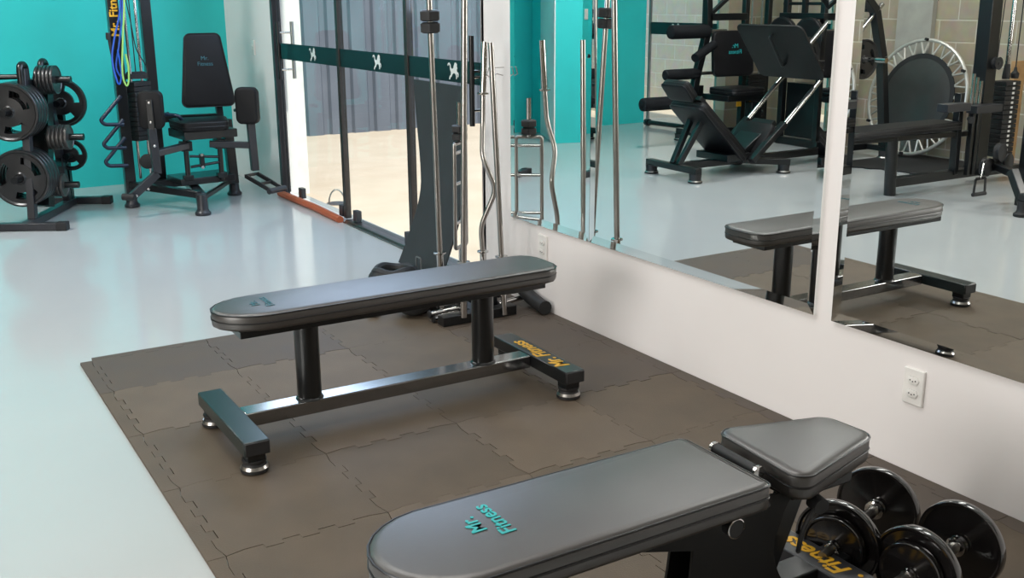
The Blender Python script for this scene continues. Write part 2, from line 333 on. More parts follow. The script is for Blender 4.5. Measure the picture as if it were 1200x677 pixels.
for sx, mm in ((-1, 'steel'), (1, 'satin')):
    X = D + 0.04 + sx * 0.055; hy = 7.83
    b = MB(); b.tube([(X, hy, 0.91), (X, hy, 1.33)], 0.014); h_ = b.build('door_handle', M[mm], r)
    b = MB()
    for z in (0.98, 1.25): b.tube([(D + 0.04 + sx * 0.004, hy, z), (X, hy, z)], 0.008)
    each(b, 'standoff', M['chrome'], h_)
r = bpy.data.objects['window_2']
b = MB(); b.tube([(D - 0.03, 4.84, 0.85), (D - 0.03, 4.84, 1.31)], 0.014); h_ = b.build('pull_handle', M['steel'], r)
b = MB()
for z in (0.93, 1.10, 1.13): b.tube([(D + 0.035, 4.84, z), (D - 0.03, 4.84, z)], 0.007)
each(b, 'standoff', M['chrome'], h_)
# left glass door, seen in the mirror
r = bpy.data.objects.new('door_2', None); C.objects.link(r); r.location = (-2.8, 9.7, 0); struct(r)
b = MB(); b.bx(-2.815, -2.807, 9.14, 10.34, 0.02, 2.58); b.build('pane', M['glass'], r)
b = MB(); b.bx(-2.82, -2.79, 9.10, 9.14, 0, 2.6); b.bx(-2.82, -2.79, 10.325, 10.35, 0, 2.6); b.build('edge_profile', M['satin'], r)
b = MB(); b.bx(-2.803, -2.799, 9.14, 10.32, 1.06, 1.20); bn = b.build('banner', M['banner'], r)
lion('lion_emblem', (-2.7975, 9.85, 1.13), (0, -1, 0), (0, 0, 1), 0.16, 0.12, bn, M['decal'])
b = MB(); b.tube([(-2.73, 9.30, 1.12), (-2.73, 9.30, 1.5)], 0.016); h_ = b.build('pull_handle', M['steel'], r)
b = MB()
for z in (1.2, 1.42): b.tube([(-2.805, 9.30, z), (-2.73, 9.30, z)], 0.009)
each(b, 'standoff', M['steel'], h_)
# unseen window frame added on the solid left wall; an area lamp gives its light
r = bpy.data.objects.new('unseen_window', None); C.objects.link(r); r.location = (WX0 + 0.02, 1.6, 1.0); struct(r)
b = MB()
for q in ((0.45, 0.50, 0.95, 2.55), (2.70, 2.75, 0.95, 2.55), (0.45, 2.75, 0.95, 1.0), (0.45, 2.75, 2.5, 2.55), (1.58, 1.62, 1.0, 2.5)): b.bx(WX0, WX0 + 0.05, q[0], q[1], q[2], q[3])
b.build('window_frame', M['plastic'], r)

# mirrors
def mirror(y0, y1, label):
    z0, z1 = 0.43, 2.35; bw = 0.034; X0 = D - 0.0005; Xf = D - 0.0120; Xe = Xf - 0.0024
    b = MB(); o4 = [(y0, z0), (y1, z0), (y1, z1), (y0, z1)]; i4 = [(y0 + bw, z0 + bw), (y1 - bw, z0 + bw), (y1 - bw, z1 - bw), (y0 + bw, z1 - bw)]
    vs = [(X0, a, c) for a, c in o4] + [(Xe, a, c) for a, c in o4] + [(Xf, a, c) for a, c in i4]
    fs = [(0, 1, 2, 3), (8, 9, 10, 11)] + [(i, (i + 1) % 4, (i + 1) % 4 + 4, i + 4) for i in range(4)] + [(i + 4, (i + 1) % 4 + 4, (i + 1) % 4 + 8, i + 8) for i in range(4)]
    b.add(vs, fs); tag(b.build('wall_mirror', M['mirror'], smooth=0.5), label, 'mirror', 'mirrors on the right wall')
mirror(3.802, 4.482, 'narrow wall mirror nearest the glass front, showing the chrome bars')
mirror(2.456, 3.800, 'middle wall mirror, left of the white gap, showing the leg press')
mirror(0.90, 2.376, 'wall mirror right of the white gap, showing the trampoline')

# outlets
def outlet(o, u, label, kind='outlet'):
    o = Vector(o); u = Vector(u); v = Vector((0, 0, 1)); n = u.cross(v).normalized()
    r = thing('power_outlet' if kind == 'outlet' else 'light_switch', label, kind if kind == 'outlet' else 'switch', tuple(o))
    b = MB(); b.cushion(rrect(-0.039, 0.039, -0.06, 0.06, 0.005), o + n * 0.0005, u, v, [(0, 0), (0, 0.006), (0.003, 0.009)]); b.build('cover_plate', M['plastic'], r)
    for z in ((0.022, -0.022) if kind == 'outlet' else (0.012, -0.012)):
        b = MB()
        if kind == 'outlet':
            b.cushion([(-0.022, 0), (-0.014, -0.012), (0.014, -0.012), (0.022, 0), (0.014, 0.012), (-0.014, 0.012)], o + v * z + n * 0.0095, u, v, [(0, 0), (0, 0.003), (0.001, 0.0035)])
            s_ = b.build('socket', M['plastic'], r)
            b = MB()
            for dx in (-0.01, 0, 0.01): b.tube([o + v * (z - (0.003 if dx == 0 else 0)) + u * dx + n * 0.0125, o + v * (z - (0.003 if dx == 0 else 0)) + u * dx + n * 0.0137], 0.0024, 8)
            b.build('pin_hole', M['dark'], s_)
            b = MB(); pts = [(-0.022, 0), (-0.014, -0.012), (0.014, -0.012), (0.022, 0), (0.014, 0.012), (-0.014, 0.012)]
            b.tube([o + v * (z + q[1]) + u * q[0] + n * 0.0098 for q in pts], 0.0005, 6, closed=True); b.build('socket_rim', M['satin'], s_)
        else:
            b.lathe([(0.008, 0), (0.008, 0.004), (0.006, 0.005)], o + v * z + n * 0.0095, n, 12); b.build('button', M['plastic'], r)
outlet((D, 2.03, 0.30), (0, -1, 0), 'white double power outlet low on the wall under the right mirror')
outlet((D, 4.20, 0.325), (0, -1, 0), 'white double power outlet low on the wall behind the flat bench')
outlet((D, 8.48, 1.12), (0, -1, 0), 'white two-button switch plate on the grey wall left of the glass door', 'switch')
outlet((-1.88, 10.35, 1.30), (1, 0, 0), 'white switch plate on the teal wall, seen in the mirror', 'switch')
b = MB(); b.tube([(D - 0.004, 4.56, 1.165), (D - 0.09, 4.56, 1.165), (D - 0.10, 4.56, 1.13), (D - 0.07, 4.565, 1.115), (D - 0.04, 4.57, 1.135), (D - 0.004, 4.57, 1.125)], 0.0025, 6)
tag(b.build('wire_hook', M['satin']), 'thin wire hook on the white wall between glass front and mirror', 'hook')

# ------------------------------------------------------------------ puzzle floor tiles
XS = [0.675, 1.165, 1.665, 2.165, 2.665]; YS = [4.575, 4.14, 3.645, 3.145, 2.65, 2.155, 1.66, 1.165]
TD = 0.022; GAP = 0.0012
def teeth(p0, p1, sgn, phase):
    """square-toothed line from p0 to p1 (2D), sgn * TD/2 either side"""
    p0 = Vector(p0); p1 = Vector(p1); d = (p1 - p0); L = d.length; d.normalize(); n = Vector((-d.y, d.x)); k = 9; out = [p0]
    for i in range(k):
        a = L * i / k; c = L * (i + 1) / k
        s = 0 if i in (0, k - 1) else (1 if (i + phase) % 2 else -1)
        e = 0.004 if s else 0
        if s: out += [p0 + d * (a + 0.001) + n * s * TD / 2, p0 + d * (c - 0.001) + n * s * TD / 2]
    out.append(p1); return out
def outline(x0, x1, y0, y1, sides):
    P = []
    cs = [((x0, y0), (x1, y0)), ((x1, y0), (x1, y1)), ((x0, y1), (x1, y1)), ((x0, y0), (x0, y1))]
    segs = []
    for i, (a, c) in enumerate(cs):
        t = teeth(a, c, 1, 0) if sides[i] else [Vector(a), Vector(c)]
        if i in (2, 3): t = t[::-1]
        segs += t[:-1]
    return segs
def tile(x0, x1, y0, y1, sides, material, label, name='floor_tile', zt=0.012):
    P = outline(x0, x1, y0, y1, sides); cx, cy = (x0 + x1) / 2, (y0 + y1) / 2
    P = [(cx + (p.x - cx) * (1 - 2 * GAP / max(0.06, x1 - x0)), cy + (p.y - cy) * (1 - 2 * GAP / max(0.06, y1 - y0))) for p in P]
    b = MB(); b.prism(P, (0, 0, zt / 2 + 0.0004), (1, 0, 0), (0, 1, 0), zt); tag(b.build(name, material, smooth=20), label, 'floor tile', 'interlocking rubber floor tiles under the benches')
mats_ = ['matA', 'matB', 'matC']
pick = [[2, 2, 0, 2], [1, 1, 0, 2], [0, 1, 0, 2], [0, 0, 1, 0], [0, 1, 0, 0], [1, 0, 0, 2], [0, 0, 0, 0]]
for j in range(7):
    for i in range(4):
        tile(XS[i], XS[i + 1], YS[j + 1], YS[j], (j < 6, i < 4, True, True), M[mats_[pick[j][i]]],
             'brown interlocking tile, %s from the mirror wall, %s row from the glass front' % (ORD[4 - i], ORD[j + 1]), zt=0.012 + 0.0006 * ((i + j) % 2))
for j in range(7):
    tile(0.622, XS[0], YS[j + 1], YS[j], (False, True, False, False), M[mats_[(j + 1) % 2 * 0 + (0 if j else 2)]], 'toothed edge strip along the open floor, beside the %s tile row from the glass' % ORD[j + 1], 'tile_edge_strip')
    tile(XS[4], 2.722, YS[j + 1], YS[j], (False, False, False, True), M['matC'], 'toothed edge strip against the mirror wall, beside the %s tile row from the glass' % ORD[j + 1], 'tile_edge_strip')
for i in range(4):
    tile(XS[i], XS[i + 1], YS[0], 4.615, (True, False, False, False), M['matC'], 'toothed strip along the far edge of the brown tiles, %s from the mirror wall' % ORD[4 - i], 'tile_edge_strip')

# ------------------------------------------------------------------ pads and feet
PADPROF = lambda t: [(0.012, 0.0), (0.003, 0.004), (0.0, 0.012), (0.0, t * 0.42), (0.004, t * 0.45), (0.004, t * 0.48), (0.0, t * 0.51), (0.0, t * 0.80), (0.003, t * 0.90), (0.010, t * 0.97), (0.022, t)]
def pad(name, poly, o, u, v, t, parent, material=None, board=True):
    b = MB(); b.cushion(poly, o, u, v, PADPROF(t)); p = b.build(name, material or (M['vinyl'] if 'bench' in parent.name else M['vinylshaded']), parent, smooth=50)
    o = Vector(o); u = Vector(u).normalized(); v = Vector(v).normalized(); n = u.cross(v); P = [Vector((a, c)) for a, c in poly]
    for nm, h, rr in (('piping', t * 0.88, 0.0028), ('piping', t * 0.465, 0.0028)):
        b = MB(); b.tube([o + u * q.x + v * q.y + n * h for q in P], rr, 6, closed=True); b.build(nm, M['vinylside'], p)
    return p
def foot_cup(x, y, z, parent, r=0.045, h=0.055):
    b = MB(); b.lathe([(r * 0.78, 0), (r, 0.004), (r * 1.0, 0.014), (r * 0.86, 0.022), (r * 0.80, 0.032), (r * 0.88, h - 0.004), (r * 0.86, h)], (x, y, z), (0, 0, 1), 24)
    f = b.build('foot', M['rubber'], parent)
    b = MB(); b.lathe([(r * 0.985, 0.012), (r * 1.01, 0.015), (r * 0.90, 0.0245), (r * 0.86, 0.024)], (x, y, z), (0, 0, 1), 24, closed=True); b.build('foot_ring', M['satin'], f)
    return f

# ------------------------------------------------------------------ flat bench
ZT = 0.0135
fb = thing('flat_bench', 'long black flat bench standing on the brown rubber tiles in the middle of the floor', 'bench', (1.55, 3.38, ZT))
L_ = [(0.882, 3.385)] + [(0.882 + 0.17 * (1 - math.cos(math.radians(a))), 3.385 - 0.1325 * math.sin(math.radians(a))) for a in (20, 38, 55, 72, 90)] + [(2.13, 3.2525), (2.165, 3.262), (2.192, 3.29), (2.203, 3.325), (2.203, 3.445), (2.192, 3.48), (2.165, 3.508), (2.13, 3.5175)] + [(0.882 + 0.17 * (1 - math.cos(math.radians(a))), 3.385 + 0.1325 * math.sin(math.radians(a))) for a in (90, 72, 55, 38, 20)]
pad('seat', L_, (0, 0, 0.442), (1, 0, 0), (0, 1, 0), 0.061, fb)
b = MB(); b.bx(0.945, 2.14, 3.285, 3.485, 0.418, 0.442); b.build('mounting_plate', M['steel'], fb, bevel=0.002)
for X in (1.205, 1.915):
    b = MB(); b.tube([(X, 3.385, 0.13), (X, 3.385, 0.418)], 0.043, 28); p_ = b.build('post', M['steel'], fb)
    b = MB(); b.lathe([(0.043, 0), (0.050, 0.001), (0.046, 0.008), (0.043, 0.010)], (X, 3.385, 0.129), (0, 0, 1), 28, closed=True); b.build('weld', M['steel'], p_)
b = MB(); b.bx(0.96, 2.11, 3.345, 3.425, 0.08, 0.13); b.build('base_beam', M['beam'], fb, bevel=0.004)
for X, mm in ((0.918, 'greensteel'), (2.155, 'steel')):
    b = MB(); b.bx(X - 0.043, X + 0.043, 3.10, 3.64, 0.082, 0.132); cb_ = b.build('crossbar', M[mm], fb, bevel=0.004)
    b = MB()
    for yy in (3.099, 3.641): b.bx(X - 0.040, X + 0.040, yy - 0.003, yy + 0.003, 0.085, 0.129)
    each(b, 'end_cap', M['rubber'], cb_, bevel=0.002)
    for yy in (3.145, 3.595):
        b = MB(); b.bx(X - 0.030, X + 0.030, yy - 0.032, yy + 0.032, 0.055, 0.083); b.build('foot_block', M['steel'], cb_, bevel=0.003)
        foot_cup(X, yy, ZT, fb, 0.046, 0.045)
text('lettering', 'Mr. Fitness', 0.082, (2.153, 3.345, 0.1328), (0, 1, 0), (-1, 0, 0), M['yellow'], fb, bold=0.0016, shear=0.2, sx=0.98)
text('logo', 'Mr.\nFitness', 0.042, (1.05, 3.39, 0.5044), (0, 1, 0), (-1, 0, 0), M['tealdim'], fb)

# ------------------------------------------------------------------ adjustable bench
ab = thing('adjustable_bench', 'black adjustable bench with a teal printed logo in the foreground', 'bench', (1.5, 1.65, ZT))
B_ = arc(0.86, 1.65, 0.155, 95, 265, 12); B_ = [(0.86 - (0.86 - q[0]) * 1.08, q[1]) for q in B_]
B_ = B_ + [(1.53, 1.499)] + arc(1.55, 1.519, 0.02, 270, 360, 3)[1:] + arc(1.55, 1.781, 0.02, 0, 90, 3) + [(1.5, 1.801)]
pad('backrest', B_, (0, 0, 0.413), (1, 0, 0), (0, 1, 0), 0.068, ab)
S_ = arc(1.705, 1.552, 0.040, 183, 286, 7) + arc(1.955, 1.625, 0.045, 286, 362, 6) + arc(1.950, 1.705, 0.045, 2, 74, 6) + arc(1.725, 1.775, 0.040, 74, 183, 7)
pad('seat', S_, (0, 0, 0.395), (1, 0, 0), (0, 1, 0), 0.07, ab)
text('logo', 'Mr.\nFitness', 0.048, (0.945, 1.675, 0.4822), (0, 1, 0), (-1, 0, 0), M['tealink'], ab, bold=0.0008)
b = MB(); b.bx(0.86, 1.52, 1.60, 1.70, 0.375, 0.412); b.build('backrest_frame', M['steel'], ab, bevel=0.004)
b = MB(); b.bx(1.72, 1.92, 1.58, 1.72, 0.36, 0.394); b.build('seat_frame', M['steel'], ab, bevel=0.004)
b = MB(); b.bx(0.82, 1.98, 1.61, 1.69, 0.075, 0.125); b.build('base_beam', M['steel'], ab, bevel=0.004)
# hour-glass shaped side plates
lft = [(1.425 - 0.035 * (t / 10) ** 2, 0.315 - 0.195 * t / 10) for t in range(11)]
rgt = [(1.735 - 0.060 * math.sin(PI * t / 10), 0.12 + 0.265 * t / 10) for t in range(11)] + [(1.60, 0.395), (1.10, 0.405)]
for yy in (1.59, 1.665):
    b = MB(); b.prism(lft + rgt, (0, yy, 0), (1, 0, 0), (0, 0, 1), 0.008); b.build('side_plate', M['mattsteel'], ab, bevel=0.001)
b = MB(); b.tube([(1.628, 1.60, 0.447), (1.636, 1.765, 0.447)], 0.014, 20); rl = b.build('hinge_roller', M['rubber'], ab)
b = MB()
for yy in (1.605, 1.76): b.lathe([(0.012, -0.006), (0.017, -0.004), (0.017, 0.004), (0.012, 0.006)], (1.628 + (yy - 1.6) * 0.05, yy, 0.447), (0, 1, 0), 20)
each(b, 'roller_collar', M['chrome'], rl)
b = MB(); b.bar((1.628, 1.625, 0.445), (1.65, 1.60, 0.36), 0.01, 0.035, (0, 1, 0)); b.bar((1.634, 1.74, 0.445), (1.65, 1.725, 0.36), 0.01, 0.04, (0, 1, 0)); each(b, 'hinge_bracket', M['steel'], ab)
b = MB(); b.tube([(1.487, 1.54, 0.383), (1.487, 1.575, 0.383)], 0.010); b.tube([(1.487, 1.520, 0.383), (1.487, 1.542, 0.383)], 0.022, 22); kn = b.build('adjusting_knob', M['rubber'], ab)
b = MB(); b.lathe([(0.0215, 0.0), (0.024, 0.001), (0.024, 0.004), (0.0215, 0.005)], (1.487, 1.518, 0.383), (0, 1, 0), 22, closed=True); b.build('knob_ring', M['chrome'], kn)
b = MB(); b.tube([(1.76, 1.575, 0.370), (1.755, 1.55, 0.368)], 0.010); b.tube([(1.755, 1.55, 0.368), (1.75, 1.518, 0.365)], 0.020, 18); kn = b.build('adjusting_knob', M['rubber'], ab)
b = MB(); b.tube(smoothpath([(1.745, 1.53, 0.365), (1.715, 1.525, 0.34), (1.703, 1.53, 0.30), (1.708, 1.54, 0.26), (1.74, 1.57, 0.23)]), 0.006, 8); b.build('knob_cord', M['rubber'], kn)
b = MB(); b.bar((1.66, 1.628, 0.125), (1.76, 1.628, 0.36), 0.05, 0.05); b.build('seat_post', M['steel'], ab, bevel=0.003)
for X in (0.80, 1.905):
    b = MB(); b.bx(X - 0.045, X + 0.045, 1.37 if X > 1 else 1.42, 1.84 if X > 1 else 1.88, 0.075, 0.126); cb_ = b.build('crossbar', M['steelgrey' if X > 1 else 'steel'], ab, bevel=0.004)
    for yy in (1.42 if X > 1 else 1.47, 1.79 if X > 1 else 1.83): foot_cup(X, yy, ZT, ab, 0.042, 0.062)
text('lettering', 'Mr. Fitness', 0.074, (1.905, 1.60, 0.1268), (0, 1, 0), (-1, 0, 0), M['yellow'], ab, bold=0.0016, shear=0.2)

# ------------------------------------------------------------------ weight plate meshes
def plate_mesh(name, R, t, hole, slots=3, material=None, rim=0.12, slotw=(0.50, 0.74), seg=64, hub=0.22):
    """axis along local Y, centred on the origin, with curved grip slots"""
    rr = [hole, R * hub * 0.8, R * hub, R * slotw[0], R * slotw[1], R * (1 - rim), R * (1 - rim * 0.55), R * 0.985, R]
    zz = [t * 0.5, t * 0.5, t * 0.34, t * 0.28, t * 0.28, t * 0.30, t * 0.5, t * 0.5, t * 0.40]
    def skip(i, j):
        if not slots or i != 3: return False
        a = (j + 0.5) / seg * slots % 1.0; return 0.14 < a < 0.72
    bm = bmesh.new(); F = {}; B = {}
    for i, (r, z) in enumerate(zip(rr, zz)):
        for j in range(seg):
            q = 2 * PI * j / seg; F[i, j] = bm.verts.new((r * math.cos(q), -z, r * math.sin(q))); B[i, j] = bm.verts.new((r * math.cos(q), z, r * math.sin(q)))
    n = len(rr)
    for i in range(n - 1):
        for j in range(seg):
            if skip(i, j): continue
            k = (j + 1) % seg
            bm.faces.new((F[i, j], F[i, k], F[i + 1, k], F[i + 1, j])); bm.faces.new((B[i, j], B[i + 1, j], B[i + 1, k], B[i, k]))
    bm.edges.ensure_lookup_table(); inv = {v: key for key, v in F.items()}
    for e in [e for e in bm.edges if e.is_boundary and e.verts[0] in inv and e.verts[1] in inv]:
        a, c = inv[e.verts[0]], inv[e.verts[1]]
        bm.faces.new((F[a], F[c], B[c], B[a]))
    bmesh.ops.recalc_face_normals(bm, faces=bm.faces)
    me = bpy.data.meshes.new(name); bm.to_mesh(me); bm.free()
    for p in me.polygons: p.use_smooth = True
    me.set_sharp_from_angle(angle=math.radians(35)); me.materials.append(material); return me
def dirmat(d):
    d = Vector(d).normalized(); return (-d).to_track_quat('-Y', 'Z').to_euler() if False else d.to_track_quat('Y', 'Z').to_euler()
PM = {}
PM['big'] = plate_mesh('weight_plate', 0.195, 0.048, 0.026, 3, M['iron'])
PM['disc'] = plate_mesh('weight_plate', 0.175, 0.04, 0.026, 3, M['iron'])
PM['mid'] = plate_mesh('weight_plate', 0.115, 0.03, 0.026, 3, M['iron'])
PM['small'] = plate_mesh('weight_plate', 0.098, 0.022, 0.026, 0, M['iron'])
PM['smallgrey'] = plate_mesh('weight_plate', 0.085, 0.024, 0.026, 0, M['greyiron'])
PM['tiny'] = plate_mesh('weight_plate', 0.080, 0.022, 0.026, 0, M['greyiron'])
PM['dbig'] = plate_mesh('dumbbell_plate', 0.115, 0.026, 0.013, 0, M['gloss'], rim=0.10)
PM['dsmall'] = plate_mesh('dumbbell_plate', 0.082, 0.022, 0.013, 0, M['gloss'], rim=0.12)
def place_mesh(name, me, loc, d, parent=None, label=None, cat=None, group=None, spin=0):
    o = bpy.data.objects.new(name, me); C.objects.link(o); o.location = Vector(loc) - (wloc(parent) if parent else Vector((0, 0, 0)))
    q = Vector(d).normalized().to_track_quat('Y', 'Z'); o.rotation_euler = (q @ Matrix.Rotation(spin, 3, 'Y').to_quaternion()).to_euler()
    if parent: o.parent = parent
    if label: tag(o, label, cat, group)
    return o

# ------------------------------------------------------------------ loaded dumbbells by the wall
def dumbbell(p_front, p_back, label):
    a = Vector(p_front); c = Vector(p_back); d = (c - a).normalized(); mid = (a + c) / 2
    t = thing('dumbbell', label, 'dumbbell', (mid.x, mid.y, ZT), 'plate-loaded dumbbells by the mirror wall')
    b = MB(); b.tube([a - d * 0.095, a + d * 0.02], 0.0125, 18); b.tube([c - d * 0.02, c + d * 0.085], 0.0125, 18); each(b, 'bar_end', M['satin'], t)
    b = MB(); b.tube([a + d * 0.03, c - d * 0.03], 0.015, 18); b.build('handle', M['satin'], t)
    b = MB()
    for p, s in ((a, 1), (c, -1)): b.lathe([(0.020, 0), (0.026, 0.003), (0.026, 0.012), (0.018, 0.016)], p + d * s * 0.016, d * s, 22)
    each(b, 'inner_collar', M['chrome'], t)
    place_mesh('weight_plate', PM['dbig'], a, d, t); place_mesh('weight_plate', PM['dbig'], c, d, t)
    place_mesh('weight_plate', PM['dsmall'], a - d * 0.026, d, t)
    _, s_, u2 = basis(d)
    for p, s in ((a, -1), (c, 1)):
        e = p + d * s * 0.045; b = MB()
        b.tube([e + (s_ * math.cos(q) + u2 * math.sin(q)) * 0.0145 + d * s * 0.004 * q / 6.28 for q in [i * PI / 8 for i in range(33)]], 0.0016, 6)
        b.tube([e + s_ * 0.0145, e + s_ * 0.045 - u2 * 0.02 + d * s * 0.012, e + s_ * 0.052 - u2 * 0.032 + d * s * 0.016, e + s_ * 0.040 - u2 * 0.032 + d * s * 0.014, e + s_ * 0.0145 - u2 * 0.004], 0.0016, 6)
        b.build('spring_clip', M['chrome'], t)
dumbbell((2.000, 1.672, 0.1295), (2.245, 1.752, 0.1295), 'black plate-loaded dumbbell by the wall, the one nearer the power outlet')
dumbbell((2.055, 1.472, 0.1295), (2.262, 1.500, 0.1295), 'black plate-loaded dumbbell by the wall, the one nearest the bottom right corner')

# ------------------------------------------------------------------ bars standing by the mirror
def ring(b, p, d, r=0.022, t=0.008): b.lathe([(r * 0.6, -t), (r, -t * 0.6), (r, t * 0.6), (r * 0.6, t)], p, d, 20)
def barbell(p0, p1, label, r=0.0135, rs=0.0165, zr=0.31, collars=()):
    p0 = Vector(p0); p1 = Vector(p1); d = (p1 - p0).normalized(); t = thing('barbell', label, 'barbell', tuple(p0), 'chrome bars standing in the bar holder')
    L = (p1 - p0).length; k = (zr - p0.z) / d.z
    b = MB(); b.tube([p0 + d * k, p1], r, 18); b.build('shaft', M['satin'], t)
    b = MB(); b.tube([p0, p0 + d * k], rs, 18); b.build('sleeve', M['chrome'], t)
    b = MB(); ring(b, p0 + d * (k + 0.005), d, 0.030, 0.006); each(b, 'collar_ring', M['chrome'], t)
    for z in collars:
        kk = (z - p0.z) / d.z
        for dz in (-0.026, 0.026):
            b = MB(); pts = [(0.045 * (1 + 0.06 * math.cos(6 * q)), q) for q in [i * PI / 12 for i in range(24)]]
            dd, s_, u2 = basis(d); c0 = p0 + d * (kk + dz)
            rg = [[c0 + d * h + (s_ * math.cos(q) + u2 * math.sin(q)) * rr * sc for rr, q in pts] for h, sc in ((-0.024, 0.75), (-0.018, 1), (0.018, 1), (0.024, 0.75))]
            b.loft(rg); b.build('star_collar', M['rubber'], t)
    return t
barbell((2.272, 4.415, 0.03), (2.196, 4.347, 2.15), 'long steel barbell with a black star collar, leftmost of the upright bars', collars=(1.395,))
barbell((2.262, 4.178, 0.05), (2.325, 4.208, 2.15), 'thick plain steel barbell standing upright, right of the one with the star collar', r=0.0145, rs=0.0175)
barbell((2.480, 4.168, 0.03), (2.458, 4.235, 1.30), 'short straight steel bar leaning toward the wall, rightmost of the upright bars', r=0.013, rs=0.0145, zr=0.31, collars=())
# EZ curl bar
t = thing('curl_bar', 'steel zigzag curl bar standing between the long barbells and the wall', 'barbell', (2.49, 4.38, 0.03), 'chrome bars standing in the bar holder')
zz = [Vector((2.490, 4.40, 0.30)), Vector((2.505, 4.425, 0.47)), Vector((2.545, 4.355, 0.63)), Vector((2.490, 4.43, 0.80)), Vector((2.530, 4.445, 0.90)), Vector((2.536, 4.448, 1.05))]
zz = [Vector((2.491, 4.39, 0.29)), Vector((2.487, 4.40, 0.42)), Vector((2.553, 4.36, 0.60)), Vector((2.500, 4.40, 0.76)), Vector((2.528, 4.44, 0.90)), Vector((2.536, 4.448, 1.05))]
b = MB(); b.tube(bendpath(zz, 0.045), 0.0125, 16); b.build('shaft', M['satin'], t)
b = MB(); b.tube([(2.489, 4.38, 0.03), (2.491, 4.39, 0.29)], 0.0150, 16); b.tube([(2.536, 4.448, 1.05), (2.55, 4.451, 1.295)], 0.0150, 16); each(b, 'sleeve', M['chrome'], t)
b = MB(); ring(b, (2.491, 4.39, 0.295), (0, 0, 1), 0.028, 0.006); ring(b, (2.536, 4.448, 1.055), (0, 0, 1), 0.028, 0.006); each(b, 'collar_ring', M['chrome'], t)
# ladder shaped bar
t = thing('multi_grip_bar', 'ladder-shaped steel grip bar with a black star collar standing before the charcoal mat', 'barbell', (2.5, 4.63, 0.1), 'chrome bars standing in the bar holder')
lx = Vector((0.0535, 0.040, 0)); c0 = Vector((2.505, 4.64, 0.27)); c1 = Vector((2.508, 4.64, 0.80)); up = (c1 - c0).normalized()
b = MB(); b.tube(bendpath([c0, c0 - lx, c1 - lx, c1 + lx, c0 + lx, c0], 0.015), 0.010, 12); b.build('frame', M['satin'], t)
for z in (0.40, 0.60, 0.755):
    b = MB(); p = c0 + up * (z - 0.27); b.tube([p - lx, p + lx], 0.009, 12); b.build('grip', M['chrome'], t)
b = MB(); b.tube([c0 - up * 0.25, c0 + up * 0.0], 0.0125, 14); b.tube([c1, c1 + up * 0.20], 0.0125, 14); each(b, 'sleeve', M['chrome'], t)
for dz in (0.03, 0.07):
    b = MB(); c_ = c1 + up * dz; dd, s_, u2 = basis(up); pts = [(0.040 * (1 + 0.07 * math.cos(6 * q)), q) for q in [i * PI / 12 for i in range(24)]]
    b.loft([[c_ + up * h + (s_ * math.cos(q) + u2 * math.sin(q)) * rr * sc for rr, q in pts] for h, sc in ((-0.018, 0.75), (-0.013, 1), (0.013, 1), (0.018, 0.75))]); b.build('star_collar', M['rubber'], t)

# bar holder on the floor
t = thing('bar_holder', 'low black steel holder behind the flat bench in which the bars stand', 'rack', (2.35, 4.28, ZT))
b = MB(); b.bx(2.16, 2.56, 4.185, 4.245, ZT + 0.0, 0.06); b.bx(2.16, 2.56, 4.44, 4.49, ZT, 0.06); b.bx(2.35, 2.41, 4.24, 4.45, ZT, 0.05); b.build('base', M['steel'], t, bevel=0.003)
b = MB(); b.bx(2.47, 2.51, 4.285, 4.325, 0.0, 0.24); b.build('post', M['steel'], t, bevel=0.003)
b = MB(); b.bar((2.30, 4.315, 0.22), (2.56, 4.315, 0.22), 0.03, 0.03); b.bar((2.30, 4.315, 0.13), (2.56, 4.315, 0.13), 0.03, 0.03); each(b, 'crossbar', M['steel'], t, bevel=0.003)
# short cable handles lying on it
def short_handle(p, d, L, label, r=0.013):
    p = Vector(p); d = Vector(d).normalized(); t = thing('cable_handle', label, 'handle', tuple(p), 'short chrome cable handles behind the flat bench')
    b = MB(); b.tube([p - d * L / 2, p + d * L / 2], r, 16); b.build('grip', M['chrome'], t)
    b = MB()
    for s in (-1, 1): b.lathe([(0.004, -0.006), (r * 1.35, -0.004), (r * 1.35, 0.004), (0.004, 0.006)], p + d * s * L / 2, d, 16)
    each(b, 'end_cap', M['rubber'], t)
short_handle((2.215, 4.285, 0.128), (1, 0.0, 0.06), 0.15, 'chrome cable handle under the bench, topmost at the left of the holder')
short_handle((2.235, 4.28, 0.098), (1, -0.1, 0.02), 0.11, 'chrome cable handle under the bench, second down at the left of the holder')
short_handle((2.215, 4.28, 0.063), (1, 0.0, 0.06), 0.16, 'chrome cable handle under the bench, third down at the left of the holder')
short_handle((2.225, 4.28, 0.030), (1, 0.0, 0.0), 0.14, 'chrome cable handle under the bench, lowest at the left of the holder')
short_handle((2.60, 4.30, 0.135), (1, 0.0, 0.14), 0.16, 'chrome cable handle by the wall, topmost at the right of the holder')
short_handle((2.59, 4.30, 0.095), (1, 0.0, 0.03), 0.13, 'chrome cable handle by the wall, middle one at the right of the holder')
short_handle((2.60, 4.30, 0.050), (1, 0.0, 0.10), 0.16, 'chrome cable handle by the wall, lowest at the right of the holder')
b = MB(); b.tube(smoothpath([(2.60, 4.45, 0.22), (2.64, 4.34, 0.15), (2.675, 4.26, 0.075), (2.68, 4.17, 0.05), (2.67, 4.10, 0.05)]), [0.02, 0.022, 0.025, 0.028, 0.03, 0.03, 0.032] + [0.034] * 18, 14)
tag(b.build('strap_handle', M['rubber']), 'black rubber strap slumped in the corner between holder and mirror wall', 'strap')
# medicine ball
b = MB(); n_ = 12; b.lathe([(0.10 * math.sin(PI * i / 20), -0.10 * math.cos(PI * i / 20)) for i in range(1, 20)], (2.13, 4.44, ZT + 0.10), (0, 0, 1), 32)
tag(b.build('medicine_ball', M['blackmat'], smooth=80), 'dull black ball on the tiles behind the flat bench', 'ball')
